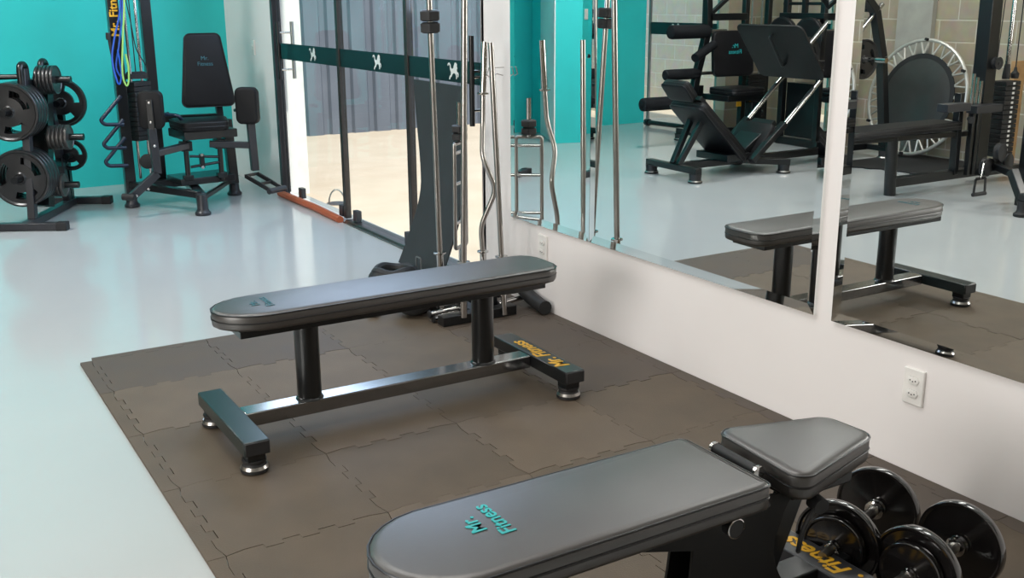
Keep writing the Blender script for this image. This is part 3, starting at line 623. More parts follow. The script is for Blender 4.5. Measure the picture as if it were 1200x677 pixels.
# battle rope
pts = []
for i in range(44):
    q = i * 0.42; rr = 0.125 - 0.02 * (i / 30); pts.append((2.33 + rr * math.cos(q), 5.08 + rr * math.sin(q), 0.028 + 0.034 * (i / 30) + 0.006 * math.sin(i * 1.7)))
b = MB(); b.tube(smoothpath(pts, 3), 0.026, 9); t = b.build('battle_rope', M['rubber']); tag(t, 'coiled black battle rope on the floor behind the flat bench', 'rope')
b = MB(); b.tube([(2.20, 4.93, 0.028), (2.12, 4.80, 0.028), (2.06, 4.70, 0.030), (1.99, 4.585, 0.04), (1.97, 4.56, 0.045)], 0.024, 10); b.build('rope_end', M['rubber'], t)
b = MB(); b.tube([(1.985, 4.58, 0.043), (1.945, 4.505, 0.045)], 0.027, 12); b.build('rope_cap', M['satin'], t)
# charcoal mat leaning on the glass
t_ = []
n1 = 22
def matpt(s, e):   # s 0 top..1 bottom, e 0 left..1 right
    z = 1.055 * (1 - s) + 0.002
    x = 2.665 - 0.15 * max(0, s - 0.55) ** 1.4 * 2.2 - 0.004 * math.sin(9 * s)
    yl = 5.44 - 0.05 * math.sin(3.1 * s) + 0.10 * max(0, s - 0.62) ** 1.3 * 1.8; yr = 4.895 + 0.12 * max(0, s - 0.5) ** 1.2 * 2
    x2 = 2.675 - 0.16 * max(0, s - 0.55) ** 1.4 * 2
    return Vector((x * (1 - e) + x2 * e, yl * (1 - e) + yr * e, z - 0.004 * e))
rings_f = [[matpt(i / n1, j / 8) for j in range(9)] for i in range(n1 + 1)]
vs = []; fs = []
for off in (0, 0.012):
    for row in rings_f:
        for p in row: vs.append(p - Vector((off, 0.0, 0)))
W9 = 9; NN = (n1 + 1) * W9
for i in range(n1):
    for j in range(8):
        a = i * W9 + j; fs.append((a, a + 1, a + W9 + 1, a + W9)); fs.append((a + NN, a + W9 + NN, a + W9 + 1 + NN, a + 1 + NN))
for i in range(n1):
    for j in (0, 8): a = i * W9 + j; fs.append((a, a + W9, a + W9 + NN, a + NN))
for j in range(8):
    for i in (0, n1): a = i * W9 + j; fs.append((a, a + 1, a + 1 + NN, a + NN))
b = MB(); b.add(vs, fs); t = b.build('exercise_mat', M['blackmat']); tag(t, 'tall charcoal exercise mat standing against the glass front behind the bars', 'mat')
b = MB(); b.path(bendpath([(2.52, 5.20, 0.02), (2.52, 5.20, 0.10), (2.52, 5.14, 0.10), (2.52, 5.14, 0.02)], 0.01), 0.006, 0.006); b.build('buckle', M['satin'], t)
# hoop in the yard
b = MB(); b.tube([(4.0 + 0.0, 9.0 + 0.0, 0)] , 0.01) if False else b.tube([(2.98 + 0.012 * math.cos(q) * 4, 7.50 - 0.045 * math.cos(q), -0.02 + 0.11 * math.sin(q)) for q in [i * PI / 10 for i in range(11)]], 0.006, 8)
b.lathe([(0.08, 0), (0.08, 0.006)], (2.98, 7.5, -0.02), (0, 0, 1), 20)
tag(b.build('ground_hoop', M['satin']), 'small metal hoop set in the sunlit yard floor outside the glass door', 'hoop')

# ------------------------------------------------------------------ plate rack (left)
RO = Vector((1.02, 8.05, 0)); RA = math.radians(-28)
cr, sr = math.cos(RA), math.sin(RA)
def R2W(x, y, z): return Vector((RO.x + x * cr - y * sr, RO.y + x * sr + y * cr, z))
eX = Vector((cr, sr, 0)); eY = Vector((-sr, cr, 0))
t = thing('plate_rack', 'black steel weight plate rack standing before the teal wall at the left edge', 'rack', tuple(RO))
for y in (-0.46, 0.50):
    b = MB(); b.bar(R2W(-0.30, y, 0.028), R2W(0.27, y, 0.028), 0.06, 0.05); c_ = b.build('base_crossbar', M['steelgrey'], t, bevel=0.004)
    b = MB()
    for xx in (-0.27, 0.245): b.bar(R2W(xx - 0.035, y, 0.028), R2W(xx + 0.035, y, 0.028), 0.07, 0.056)
    each(b, 'end_cap', M['rubber'], c_, bevel=0.004)
b = MB(); b.bar(R2W(0, -0.44, 0.03), R2W(0, 0.48, 0.03), 0.06, 0.05); b.build('base_beam', M['steelgrey'], t, bevel=0.004)
for y in (-0.32, 0.36):
    b = MB(); b.bar(R2W(0, y, 0.05), R2W(0, y * 0.55, 1.05), 0.06, 0.05, (0, 0, 1) if False else tuple(eX)); b.build('upright', M['steelgrey'], t, bevel=0.004)
    b = MB(); b.tube(bendpath([R2W(0.0, y * 0.55 - 0.05, 0.93), R2W(0, y * 0.55 - 0.05, 1.08), R2W(0, y * 0.55 + 0.05, 1.08), R2W(0, y * 0.55 + 0.05, 0.93)], 0.045), 0.022, 12); b.build('top_loop', M['steel'], t)
b = MB()
for z in (0.35, 0.72, 0.95): b.bar(R2W(0, -0.28 + z * 0.12, z), R2W(0, 0.30 - z * 0.12, z), 0.05, 0.05)
each(b, 'tie_bar', M['steel'], t)
b = MB(); b.bar(R2W(0, -0.12, 0.1), R2W(0, 0.12, 0.9), 0.10, 0.12, tuple(eX)); b.build('centre_panel', M['steel'], t)
def peg(p, d, L):
    b = MB(); b.tube([p, p + d * L], 0.0235, 16); b.lathe([(0.03, 0), (0.034, 0.004), (0.034, 0.01), (0.03, 0.012)], p, d, 16); b.build('peg', M['steel'], t)
GP = 'weight plates on the rack'
def stack(p, d, sizes, where, gap=0.004, start=0.03):
    L = sum({'big': 0.048, 'disc': 0.04, 'mid': 0.03, 'small': 0.022, 'smallgrey': 0.024, 'tiny': 0.022}[s] + gap for s in sizes)
    peg(p, d, L + start + 0.09); k = start; n = len(sizes)
    for i, s in enumerate(sizes):
        th = {'big': 0.048, 'disc': 0.04, 'mid': 0.03, 'small': 0.022, 'smallgrey': 0.024, 'tiny': 0.022}[s]
        rr = {'big': 0.195, 'disc': 0.175, 'mid': 0.115, 'small': 0.098, 'smallgrey': 0.085, 'tiny': 0.080}[s]
        c = p + d * (k + th / 2); c.z -= 0.0015; k += th + gap
        pos = 'outermost' if i == n - 1 else '%s from the outside' % ORD[n - i]
        if n == 1: pos = 'only one'
        sz = {'big': 'large black slotted weight plate', 'disc': 'large glossy black slotted weight plate', 'mid': 'mid-size black slotted weight plate', 'small': 'small black weight plate', 'smallgrey': 'small worn grey weight plate', 'tiny': 'small bare grey weight plate'}[s]
        place_mesh('weight_plate', PM[s], c, d, None, '%s, %s %s' % (sz, pos, where), 'weight plate', GP, spin=0.5 + i * 0.05)
stack(R2W(-0.075, -0.085, 0.775), -eY, ['big'] * 4, 'on the upper front peg')
stack(R2W(-0.055, -0.085, 0.33), -eY, ['big'] * 4, 'on the lower front peg')
stack(R2W(0.0, 0.0, 0.965), eX, ['small'] * 5, 'on the top side peg')
stack(R2W(0.04, -0.02, 0.57), eX, ['smallgrey'] * 5, 'on the middle side peg')
stack(R2W(0.02, -0.06, 0.24), eX, ['tiny'] * 4, 'on the lowest side peg')
stack(R2W(0.045, 0.40, 0.775), -eY, ['disc'], 'on the upper rear peg')
stack(R2W(0.065, 0.40, 0.395), -eY, ['mid'], 'on the lower rear peg')
b = MB(); b.bar(R2W(-0.02, 0.42, 0.775), R2W(0.08, 0.42, 0.775), 0.04, 0.04); b.bar(R2W(-0.02, 0.42, 0.395), R2W(0.09, 0.42, 0.395), 0.04, 0.04); b.bar(R2W(0, 0.42, 0.05), R2W(0, 0.42, 0.85), 0.05, 0.05, tuple(eX)); b.build('rear_arm', M['steel'], t)
b = MB(); b.tube([R2W(-0.40, -0.25, 1.0), R2W(0.0, -0.2, 1.0)], 0.018, 12); b.build('handle_bar', M['steel'], t)
stack(R2W(-0.05, 0.16, 0.55), -eX, ['small'] * 3, 'on the middle peg facing left')

# ------------------------------------------------------------------ hip abduction machine
am = thing('hip_abduction_machine', 'black seated hip abduction machine with knee pads before the teal wall', 'exercise machine', (2.05, 8.0, 0))
def P_(name, mb, mm='steel', par=None, bv=0.004): return mb.build(name, M[mm], par or am, bevel=bv)
# weight tower
P_('tower_post', MB().bar((1.60, 8.12, 0.10), (1.60, 8.12, 2.3), 0.075, 0.075, (0, 1, 0)))
P_('tower_post', MB().bar((1.865, 8.30, 0.10), (1.865, 8.30, 2.3), 0.075, 0.075, (0, 1, 0)))
P_('tower_top', MB().bar((1.60, 8.12, 2.3), (1.865, 8.30, 2.3), 0.08, 0.08))
for i in range(12):
    b = MB(); b.box((1.735, 8.20, 0.50 + i * 0.036), (0.17, 0.11, 0.032), 0.6); P_('weight_block', b, 'rubber', bv=0.003)
b = MB(); b.cushion(rrect(-0.08, 0.08, -0.05, 0.05, 0.03), (1.735, 8.20, 0.933), (1, 0, 0), (0, 1, 0), [(0, 0), (0, 0.03), (0.02, 0.05)]); P_('stack_head', b, 'rubber', bv=0)
b = MB()
for s in (-0.055, 0.055): b.tube([(1.735 + s * 0.83, 8.20 + s * 0.56, 0.2), (1.735 + s * 0.83, 8.20 + s * 0.56, 2.3)], 0.011, 12)
P_('guide_rod', b, 'chrome', bv=0)
b = MB(); b.tube([(1.735, 8.2, 0.95), (1.735, 8.2, 2.3)], 0.004, 8); b.tube(smoothpath([(1.69, 8.15, 1.6), (1.72, 8.14, 1.35), (1.74, 8.13, 1.15), (1.80, 8.13, 1.02), (1.79, 8.13, 0.94)]), 0.004, 8); P_('cable', b, 'rubber', bv=0)
b = MB(); b.lathe([(0.05, -0.012), (0.055, -0.01), (0.045, 0), (0.055, 0.01), (0.05, 0.012)], (1.74, 8.12, 0.33), (0.3, 1, 0), 24); P_('pulley', b, 'rubber', bv=0)
b = MB(); b.bar((1.565, 8.08, 1.44), (1.563, 8.08, 1.8), 0.045, 0.004, (0.1, 1, 0)); 
text('lettering', 'Mr. Fitness', 0.080, (1.60, 8.0815, 1.24), (0, 0, 1), (-1, 0, 0), M['yellow'], am, bold=0.0016, align='LEFT')
for z in (0.665, 0.495, 0.365):
    b = MB(); b.tube(bendpath([(1.585, 8.06, z + 0.16), (1.425, 8.04, z - 0.005), (1.45, 8.04, z - 0.035), (1.585, 8.06, z - 0.045)], 0.03), 0.014, 12); P_('step_handle', b, 'navy', bv=0)
# base
P_('base_beam', MB().path([(1.60, 8.12, 0.15), (2.40, 8.20, 0.15)], 0.07, 0.06))
P_('base_beam', MB().path([(2.05, 8.17, 0.13), (1.965, 7.55, 0.13)], 0.07, 0.05))
P_('base_brace', MB().path([(1.60, 8.10, 0.17), (1.965, 7.58, 0.14)], 0.05, 0.05))
P_('base_brace', MB().path([(2.38, 8.20, 0.12), (1.99, 7.56, 0.12)], 0.03, 0.03))
for x, y in ((1.60, 8.12), (1.965, 7.53), (2.40, 8.20)):
    b = MB(); b.lathe([(0.052, 0.0), (0.056, 0.005), (0.056, 0.02), (0.046, 0.03), (0.04, 0.045), (0.038, 0.12), (0.034, 0.15)], (x, y, 0), (0, 0, 1), 22); P_('foot', b, 'steelgrey', bv=0)
P_('floor_plate', MB().box((2.10, 8.02, 0.19), (0.42, 0.30, 0.05), 0.1))
# seat column, seat and back
P_('seat_post', MB().bar((2.39, 8.17, 0.10), (2.37, 8.17, 0.60), 0.07, 0.07, (0, 1, 0)))
P_('back_post', MB().bar((2.33, 8.18, 0.55), (2.33, 8.26, 1.0), 0.05, 0.04, (0, 1, 0)))
P_('seat_rail', MB().path([(1.83, 8.28, 0.62), (2.35, 8.20, 0.62)], 0.05, 0.05))
P_('seat_carrier', MB().box((2.13, 7.98, 0.535), (0.40, 0.36, 0.06), 0.08))
def seatpoly(w0, w1, l, r=0.05): return arc(-w0 / 2 + r, r, r, 180, 270, 5) + arc(w0 / 2 - r, r, r, 270, 360, 5) + arc(w1 / 2 - r, l - r, r, 0, 90, 5) + arc(-w1 / 2 + r, l - r, r, 90, 180, 5)
fw = Vector((0.10, 0.995, 0)); rt = Vector((0.995, -0.10, 0))
pad('seat', seatpoly(0.34, 0.42, 0.40), Vector((2.10, 7.76, 0.565)), rt, fw, 0.07, am)
bp = pad('backrest', seatpoly(0.39, 0.27, 0.545, 0.045), Vector((2.24, 8.17, 0.70)), rt, (0.01, 0.13, 0.99), 0.06, am)
text('logo', 'Mr.\nFitness', 0.042, Vector((2.235, 8.146, 1.045)), rt, (0.01, 0.13, 0.99), M['tealdim'], am)
# knee pads on arms
def kpad(c, u, nrm, nm='knee_pad'):
    u = Vector(u).normalized(); nrm = Vector(nrm).normalized(); v = Vector((0, 0, 1)); c = Vector(c)
    uu = v.cross(nrm) * 1; 
    b = MB(); b.cushion(rrect(-0.085, 0.085, -0.135, 0.135, 0.045), c, uu, v, PADPROF(0.07)); return b.build(nm, M['vinylshaded'], am, smooth=50)
k1 = kpad((1.70, 7.70, 0.745), (1, 0, 0), (0.45, 0.89, 0))
k2 = kpad((2.435, 7.78, 0.735), (1, 0, 0), (-0.62, -0.78, 0))
b = MB(); b.bar((1.695, 7.685, 0.82), (1.695, 7.685, 0.60), 0.045, 0.012, (0.45, 0.89, 0)); P_('pad_bracket', b)
b = MB()
for z in (0.80, 0.665): b.lathe([(0.009, 0), (0.009, 0.006), (0.005, 0.008)], (1.692, 7.675, z), (-0.45, -0.89, 0), 10)
for p in ((1.70, 7.66, 0.50), (1.545, 7.66, 0.16), (1.63, 7.66, 0.20)): b.lathe([(0.009, -0.003), (0.009, 0.006), (0.005, 0.008)], p, (-0.2, -0.98, 0), 10)
P_('bolt', b, 'chrome', bv=0)
b = MB(); b.path([(1.70, 7.70, 0.62), (1.71, 7.70, 0.30), (1.52, 7.70, 0.15)], 0.055, 0.05, (0, 1, 0)); b.bar((1.72, 7.72, 0.44), (1.97, 7.86, 0.46), 0.06, 0.045); P_('swing_arm', b, 'steelgrey')
b = MB(); b.tube([(1.46, 7.70, 0.155), (1.53, 7.64, 0.155)], 0.025, 16); P_('arm_roller', b, 'rubber', bv=0)
b = MB(); b.path([(2.43, 7.76, 0.63), (2.44, 7.76, 0.25)], 0.055, 0.05, (0, 1, 0)); b.bar((2.42, 7.78, 0.44), (2.14, 7.86, 0.46), 0.06, 0.045); P_('swing_arm', b, 'steelgrey')
b = MB(); f0 = Vector((2.39, 7.70, 0.23)); f1 = Vector((2.53, 7.55, 0.125)); s_ = Vector((0.055, 0.03, 0)); b.bar(f0 - s_, f1 - s_, 0.015, 0.03); b.bar(f0 + s_, f1 + s_, 0.015, 0.03); b.bar(f0 - s_, f0 + s_, 0.02, 0.02); mid = f0.lerp(f1, 0.55); b.bar(mid - s_, mid + s_, 0.02, 0.02); P_('foot_rest', b, 'steel', bv=0.002)
b = MB(); b.tube([f1 - s_ * 1.4, f1 + s_ * 1.4], 0.022, 16); P_('foot_roller', b, 'steelgrey', bv=0)
for x in (1.97, 2.22):
    b = MB(); b.tube([(x, 7.88, 0.18), (x, 7.88, 0.52)], 0.019, 14); b.bx(x - 0.04, x + 0.04, 7.84, 7.92, 0.42, 0.49); b.bx(x - 0.035, x + 0.035, 7.85, 7.91, 0.2, 0.24); P_('pivot_shaft', b)
b = MB(); b.tube([(1.99, 7.86, 0.38), (2.20, 7.86, 0.36)], 0.010, 10); b.tube([(1.99, 7.86, 0.30), (2.20, 7.86, 0.32)], 0.010, 10); b.bx(2.06, 2.09, 7.84, 7.88, 0.29, 0.39); P_('linkage', b, bv=0)
b = MB(); b.tube([(2.072, 7.835, 0.385), (2.072, 7.86, 0.385)], 0.012, 10); b.tube([(2.072, 7.835, 0.295), (2.072, 7.86, 0.295)], 0.012, 10); P_('link_bolt', b, 'chrome', bv=0)
b = MB(); b.tube(bendpath([(1.95, 8.25, 0.66), (1.88, 8.1, 0.67), (1.96, 7.98, 0.67), (2.0, 8.0, 0.62)], 0.05), 0.014, 12); P_('grip_handle', b, 'navy', bv=0)
b = MB(); b.tube(bendpath([(2.45, 8.2, 0.66), (2.49, 8.1, 0.68), (2.50, 7.95, 0.68)], 0.04), 0.013, 12); P_('grip_handle', b, 'steel', bv=0)
# bands hanging on the tower
for mm, lb, P3 in (('blue', 'blue resistance tube hanging from the tower of the hip machine, outermost', [(1.650, 8.04, 1.75), (1.640, 8.04, 1.45), (1.575, 8.04, 1.22), (1.548, 8.04, 1.08), (1.565, 8.03, 0.93), (1.585, 8.03, 0.92), (1.60, 8.03, 1.00), (1.59, 8.03, 1.15)]),
                   ('blue', 'blue resistance tube hanging close beside the tower post of the hip machine', [(1.665, 8.05, 1.75), (1.655, 8.05, 1.45), (1.61, 8.05, 1.20), (1.572, 8.05, 1.03), (1.605, 8.045, 0.95)]),
                   ('lime', 'lime green resistance tube looped in front of the tower post of the hip machine', [(1.680, 8.02, 1.75), (1.668, 8.02, 1.5), (1.628, 8.02, 1.2), (1.605, 8.02, 0.99), (1.622, 8.02, 0.90), (1.642, 8.02, 0.93), (1.650, 8.02, 1.03), (1.64, 8.02, 1.12)])):
    b = MB(); b.tube(smoothpath(P3), 0.0065, 8)
    tag(b.build('resistance_band', M[mm]), lb, 'resistance band', 'resistance bands on the hip machine')
b = MB(); b.tube(smoothpath([(1.545, 8.06, 1.24), (1.55, 8.055, 1.16), (1.555, 8.05, 1.10)]), 0.011, 10); b.lathe([(0.016, 0), (0.018, 0.02), (0.016, 0.05)], (1.54, 8.05, 1.22), (0, 0, 1), 12)
tag(b.build('band_grip', M['rubber']), 'black foam grip of the bands hanging on the tower post', 'handle')

# ------------------------------------------------------------------ leg press (seen in the mirror)
lp = thing('leg_press', 'black 45 degree leg press with a wide foot plate, seen in the mirror', 'exercise machine', (-1.2, 6.92, 0))
def Q(name, mb, mm='steel', bv=0.004, par=None): return mb.build(name, M[mm], par or lp, bevel=bv)
Q('base_crossbar', MB().bar((-0.38, 6.60, 0.10), (-0.40, 7.28, 0.10), 0.07, 0.05))
Q('base_crossbar', MB().bar((-1.40, 6.58, 0.10), (-1.02, 6.86, 0.115), 0.07, 0.05)); Q('base_crossbar', MB().bar((-1.40, 7.25, 0.10), (-1.02, 6.98, 0.115), 0.07, 0.05))
Q('base_beam', MB().bar((-0.40, 6.92, 0.10), (-2.80, 6.92, 0.10), 0.07, 0.06))
Q('base_crossbar', MB().bar((-2.76, 6.66, 0.10), (-2.76, 7.18, 0.10), 0.07, 0.05))
for x, y in ((-0.38, 6.64), (-0.40, 7.24), (-1.37, 6.62), (-1.37, 7.22), (-2.76, 6.70), (-2.76, 7.14)): foot_cup(x, y, 0, lp, 0.06, 0.078)
b = MB(); b.bar((-0.40, 6.88, 0.12), (-0.66, 6.84, 0.56), 0.045, 0.045); b.bar((-0.40, 6.96, 0.12), (-0.66, 7.0, 0.56), 0.045, 0.045); Q('front_strut', b)
ax = Vector((0.76, 0, 0.65)).normalized(); up_ = Vector((-0.65, 0, 0.76)).normalized(); yv = Vector((0, 1, 0))
# back cushion: reclining, seat pan
pad('backrest', rrect(-0.22, 0.22, -0.36, 0.36, 0.05), Vector((-0.78, 6.92, 0.40)), (0, 1, 0), Vector((-0.72, 0, -0.69)) * -1, 0.075, lp)
Q('backrest_frame', MB().bar((-1.10, 6.92, 0.14), (-0.52, 6.92, 0.68), 0.30, 0.04))
pad('headrest', rrect(-0.16, 0.16, -0.09, 0.09, 0.04), Vector((-0.44, 6.92, 0.76)), (0, -1, 0) if False else (0, 1, 0), Vector((0.62, 0, 0.78)), 0.075, lp)
pad('seat', rrect(-0.21, 0.21, -0.16, 0.16, 0.05), Vector((-1.22, 6.92, 0.30)), (0, 1, 0), Vector((0.55, 0, -0.70)), 0.075, lp)
Q('seat_frame', MB().bar((-1.0, 6.92, 0.14), (-1.42, 6.92, 0.42), 0.26, 0.05))
Q('seat_support', MB().box((-0.95, 6.92, 0.155), (0.30, 0.40, 0.06)))
r0 = Vector((-1.25, 0, 0.26)); r1 = Vector((-2.55, 0, 1.42))
for s in (-1, 1):
    y = 6.92 + s * 0.23
    b = MB(); b.tube([(r0.x, y, r0.z), (r1.x, y, r1.z)], 0.022, 16); Q('guide_rail', b, 'chrome', 0)
    b = MB(); b.path([(-1.05, y, 0.12), (-1.42, y, 0.42)], 0.05, 0.06, (0, 1, 0)); Q('rail_bracket', b)
    b = MB(); b.path([(-2.74, y, 0.12), (-2.60, y, 0.95), (-2.46, y, 1.36), (-2.15, y, 1.62)], 0.07, 0.08, (0, 1, 0)); Q('rear_upright', b)
    b = MB(); b.tube([(-2.2, 6.92 + s * 0.25, 0.95), (-2.2, 6.92 + s * 0.62, 0.95)], 0.024, 14); Q('loading_peg', b, 'chrome', 0)
Q('rear_crossbar', MB().bar((-2.46, 6.66, 1.38), (-2.46, 7.18, 1.38), 0.06, 0.06))
# foot plate: wide, slightly folded along its middle
fp0 = Vector((-1.55, 6.92, 1.02)); pv = Vector((-0.60, 0, -0.80)).normalized() * -1
pn = Vector((0.80, 0, -0.60)).normalized()
b = MB(); poly = rrect(-0.40, 0.40, -0.29, 0.29, 0.06)
b.prism(poly, fp0, (0, 1, 0), Vector((0.60, 0, 0.80)), 0.018); fp = Q('foot_plate', b, 'mattsteel', 0.002)
b = MB(); b.tube(bendpath([fp0 + Vector((0.60, 0, 0.80)) * 0.20 + pn * 0.01 - yv * 0.02, fp0 + Vector((0.60, 0, 0.80)) * 0.20 + pn * 0.05 - yv * 0.02, fp0 - Vector((0.60, 0, 0.80)) * 0.12 + pn * 0.05 + yv * 0.0, fp0 - Vector((0.60, 0, 0.80)) * 0.12 + pn * 0.01], 0.03), 0.014, 10); b.build('plate_handle', M['steel'], fp)
b = MB(); b.box((-1.85, 6.92, 0.90), (0.35, 0.42, 0.07)); b.bar((-1.60, 6.92, 0.98), (-2.0, 6.92, 0.86), 0.40, 0.06); Q('carriage', b)
for s in (-1, 1):
    for k in range(2):
        place_mesh('weight_plate', PM['disc'], (-2.2, 6.92 + s * (0.32 + k * 0.045), 0.95), (0, 1, 0), None, 'large black weight plate loaded on the leg press, %s peg, %s' % ('right' if s < 0 else 'left', ('inner one', 'outer one')[k]), 'weight plate', 'plates loaded on the leg press')

# ------------------------------------------------------------------ leg extension machine (seen in the mirror)
le = thing('leg_extension_machine', 'black leg extension machine with thick foam rollers, seen in the mirror behind the leg press', 'exercise machine', (-2.1, 8.45, 0))
def E_(name, mb, mm='steel', bv=0.004): return mb.build(name, M[mm], le, bevel=bv)
for (x0, x1, z, r, y) in ((-1.22, -1.80, 0.45, 0.068, 8.45), (-1.50, -1.95, 0.73, 0.055, 8.45), (-1.55, -2.05, 1.15, 0.070, 8.45)):
    b = MB(); b.lathe([(r * 0.7, 0), (r * 0.95, 0.012), (r, 0.03), (r, x0 - x1 - 0.03), (r * 0.95, x0 - x1 - 0.012), (r * 0.7, x0 - x1)], (x0, y, z), (-1, 0, 0), 24); E_('foam_roller', b, 'foam', 0)
    b = MB(); b.tube([(x1 + 0.02, y, z), (x1 - 0.25, y, z)], 0.018, 12); E_('roller_axle', b, 'satin', 0)
E_('lever_arm', MB().path([(-1.86, 8.45, 0.40), (-1.93, 8.45, 0.75), (-2.05, 8.45, 1.18), (-2.03, 8.45, 1.55)], 0.07, 0.07, (0, 1, 0)))
b = MB(); b.tube([(-1.72, 8.25, 0.90), (-2.05, 8.35, 1.02)], 0.045, 16); E_('arm_pad', b, 'foam', 0)
E_('base_beam', MB().bar((-2.04, 8.30, 0.10), (-2.04, 8.85, 0.10), 0.06, 0.06)); E_('base_beam', MB().bar((-2.04, 8.55, 0.10), (-3.05, 8.55, 0.10), 0.06, 0.06))
for x, y in ((-2.04, 8.33), (-2.04, 8.82), (-3.02, 8.5)): foot_cup(x, y, 0, le, 0.06, 0.07)
E_('main_post', MB().bar((-2.04, 8.55, 0.12), (-2.04, 8.55, 0.6), 0.08, 0.08, (0, 1, 0)))
E_('weight_post', MB().bar((-2.56, 8.45, 0.10), (-2.56, 8.45, 2.1), 0.06, 0.06, (0, 1, 0))); E_('weight_post', MB().bar((-2.98, 8.55, 0.10), (-2.98, 8.55, 2.1), 0.06, 0.06, (0, 1, 0)))
E_('top_beam', MB().bar((-2.56, 8.45, 2.1), (-2.98, 8.55, 2.1), 0.06, 0.06)); E_('cross_beam', MB().bar((-2.05, 8.45, 1.29), (-2.56, 8.45, 1.29), 0.07, 0.07)); E_('cross_beam', MB().bar((-2.05, 8.45, 1.30), (-2.5, 8.45, 1.62), 0.04, 0.04))
pad('backrest', rrect(-0.25, 0.25, -0.23, 0.23, 0.06), Vector((-2.33, 8.40, 0.92)), (-1, 0.1, 0) if False else (1, 0.1, 0), (0, 0.08, 1), 0.06, le)
text('logo', 'Mr.\nFitness', 0.06, (-2.33, 8.335, 0.97), (1, 0.1, 0), (0, 0.08, 1), M['tealink'], le)
pad('seat', rrect(-0.22, 0.22, -0.20, 0.20, 0.05), Vector((-2.30, 8.25, 0.52)), (1, 0, 0), (0, 1, 0), 0.07, le)
E_('seat_frame', MB().box((-2.3, 8.3, 0.49), (0.5, 0.4, 0.06)))
for i in range(11):
    b = MB(); b.box((-2.77, 8.50, 0.22 + i * 0.045), (0.26, 0.12, 0.038), 0); E_('weight_block', b, 'rubber', 0.003)
b = MB()
for s in (-0.07, 0.07): b.tube([(-2.77 + s, 8.5, 0.12), (-2.77 + s, 8.5, 2.1)], 0.010, 10)
E_('guide_rod', b, 'satin', 0)
b = MB(); b.lathe([(0.022, 0), (0.026, 0.006), (0.02, 0.02)], (-2.44, 8.20, 0.42), (0, -1, 0), 14); b.lathe([(0.022, 0), (0.026, 0.006), (0.02, 0.02)], (-2.46, 8.20, 0.30), (0, -1, 0), 14); b.box((-2.30, 8.21, 0.42), (0.06, 0.01, 0.05)); E_('yellow_knob', b, 'yellow', 0)
b = MB(); b.box((-2.46, 8.16, 0.33), (0.14, 0.10, 0.22)); E_('knob_bracket', b)
b = MB(); b.tube([(-2.98, 10.02, 0.03), (-2.65, 10.20, 0.03)], 0.01) if False else b.tube([(-2.55, 10.05, 0.045), (-2.62, 9.45, 0.045)], 0.028, 12); b.tube([(-2.56, 10.0, 0.045), (-2.56, 10.06, 0.045)], 0.04, 12)
tag(b.build('floor_bar', M['steel']), 'short black bar lying on the floor by the far glass door, seen in the mirror', 'bar')

# ------------------------------------------------------------------ chest press machine behind the leg press
cp = thing('chest_press_machine', 'tall black press machine with twin round-shouldered pads, seen in the mirror behind the foot plate', 'exercise machine', (-2.9, 7.75, 0))
def G_(name, mb, mm='steel', bv=0.004): return mb.build(name, M[mm], cp, bevel=bv)
for y in (7.55, 8.05): G_('upright', MB().bar((-2.75, y, 0.0), (-2.75, y, 2.2), 0.06, 0.06, (0, 1, 0)))
G_('top_rail', MB().bar((-2.72, 7.5, 1.30), (-2.72, 8.1, 1.30), 0.06, 0.06)); G_('top_rail', MB().bar((-2.75, 7.5, 1.42), (-2.75, 8.1, 1.42), 0.03, 0.03)); G_('centre_post', MB().bar((-2.74, 7.8, 1.30), (-2.74, 7.8, 2.2), 0.05, 0.05, (0, 1, 0)))
for y in (7.62, 7.98):
    pad('press_pad', arc(0, 0.08, 0.19, -20, 200, 14) + [(-0.19, -0.30), (0.19, -0.30)], Vector((-2.66, y, 1.02)), (0, -1, 0) if False else (0, 1, 0), (0, 0, 1), 0.06, cp)
G_('base_beam', MB().bar((-2.75, 7.5, 0.04), (-2.75, 8.1, 0.04), 0.07, 0.07)); G_('lower_box', MB().box((-2.85, 7.8, 0.36), (0.16, 0.42, 0.55)))

# ------------------------------------------------------------------ seated row machine (seen in the mirror)
rw = thing('seated_row_machine', 'black low row machine with long seat and weight stack, seen in the right mirror', 'exercise machine', (-1.7, 5.4, 0))
def W_(name, mb, mm='steel', bv=0.004, par=None): return mb.build(name, M[mm], par or rw, bevel=bv)
pad('seat', rrect(-1.90, -0.62, -0.14, 0.14, 0.04), Vector((0, 5.40, 0.475)), (1, 0, 0), (0, 1, 0), 0.065, rw)
W_('seat_rail', MB().bar((-0.75, 5.40, 0.455), (-2.2, 5.40, 0.42), 0.08, 0.04))
b = MB(); b.tube([(-1.28, 5.40, 0.0), (-1.25, 5.40, 0.45)], 0.045, 20); W_('seat_post', b, bv=0)
W_('base_beam', MB().bar((-1.28, 5.40, 0.10), (-2.75, 5.40, 0.10), 0.08, 0.07))
W_('column', MB().bar((-2.30, 5.40, 0.08), (-2.26, 5.40, 2.3), 0.13, 0.12, (0, 1, 0)))
W_('front_post', MB().bar((-2.00, 5.38, 0.10), (-1.98, 5.38, 0.75), 0.05, 0.06, (0, 1, 0)))
for x in (-2.06, -2.12): W_('side_post', MB().bar((x, 5.30, 0.10), (x, 5.30, 0.62), 0.035, 0.035, (0, 1, 0)))
b = MB(); b.bar((-1.62, 5.26, 0.66), (-1.90, 5.26, 0.66), 0.10, 0.06); b.bar((-1.98, 5.26, 0.63), (-2.30, 5.26, 0.63), 0.10, 0.06); W_('foot_platform', b, 'steelgrey')
b = MB(); b.tube([(-1.96, 5.26, 0.56), (-1.90, 5.20, 0.56)], 0.018, 12); b.tube([(-1.90, 5.20, 0.56), (-1.88, 5.18, 0.56)], 0.026, 12); W_('lock_knob', b, 'rubber', 0)
b = MB()
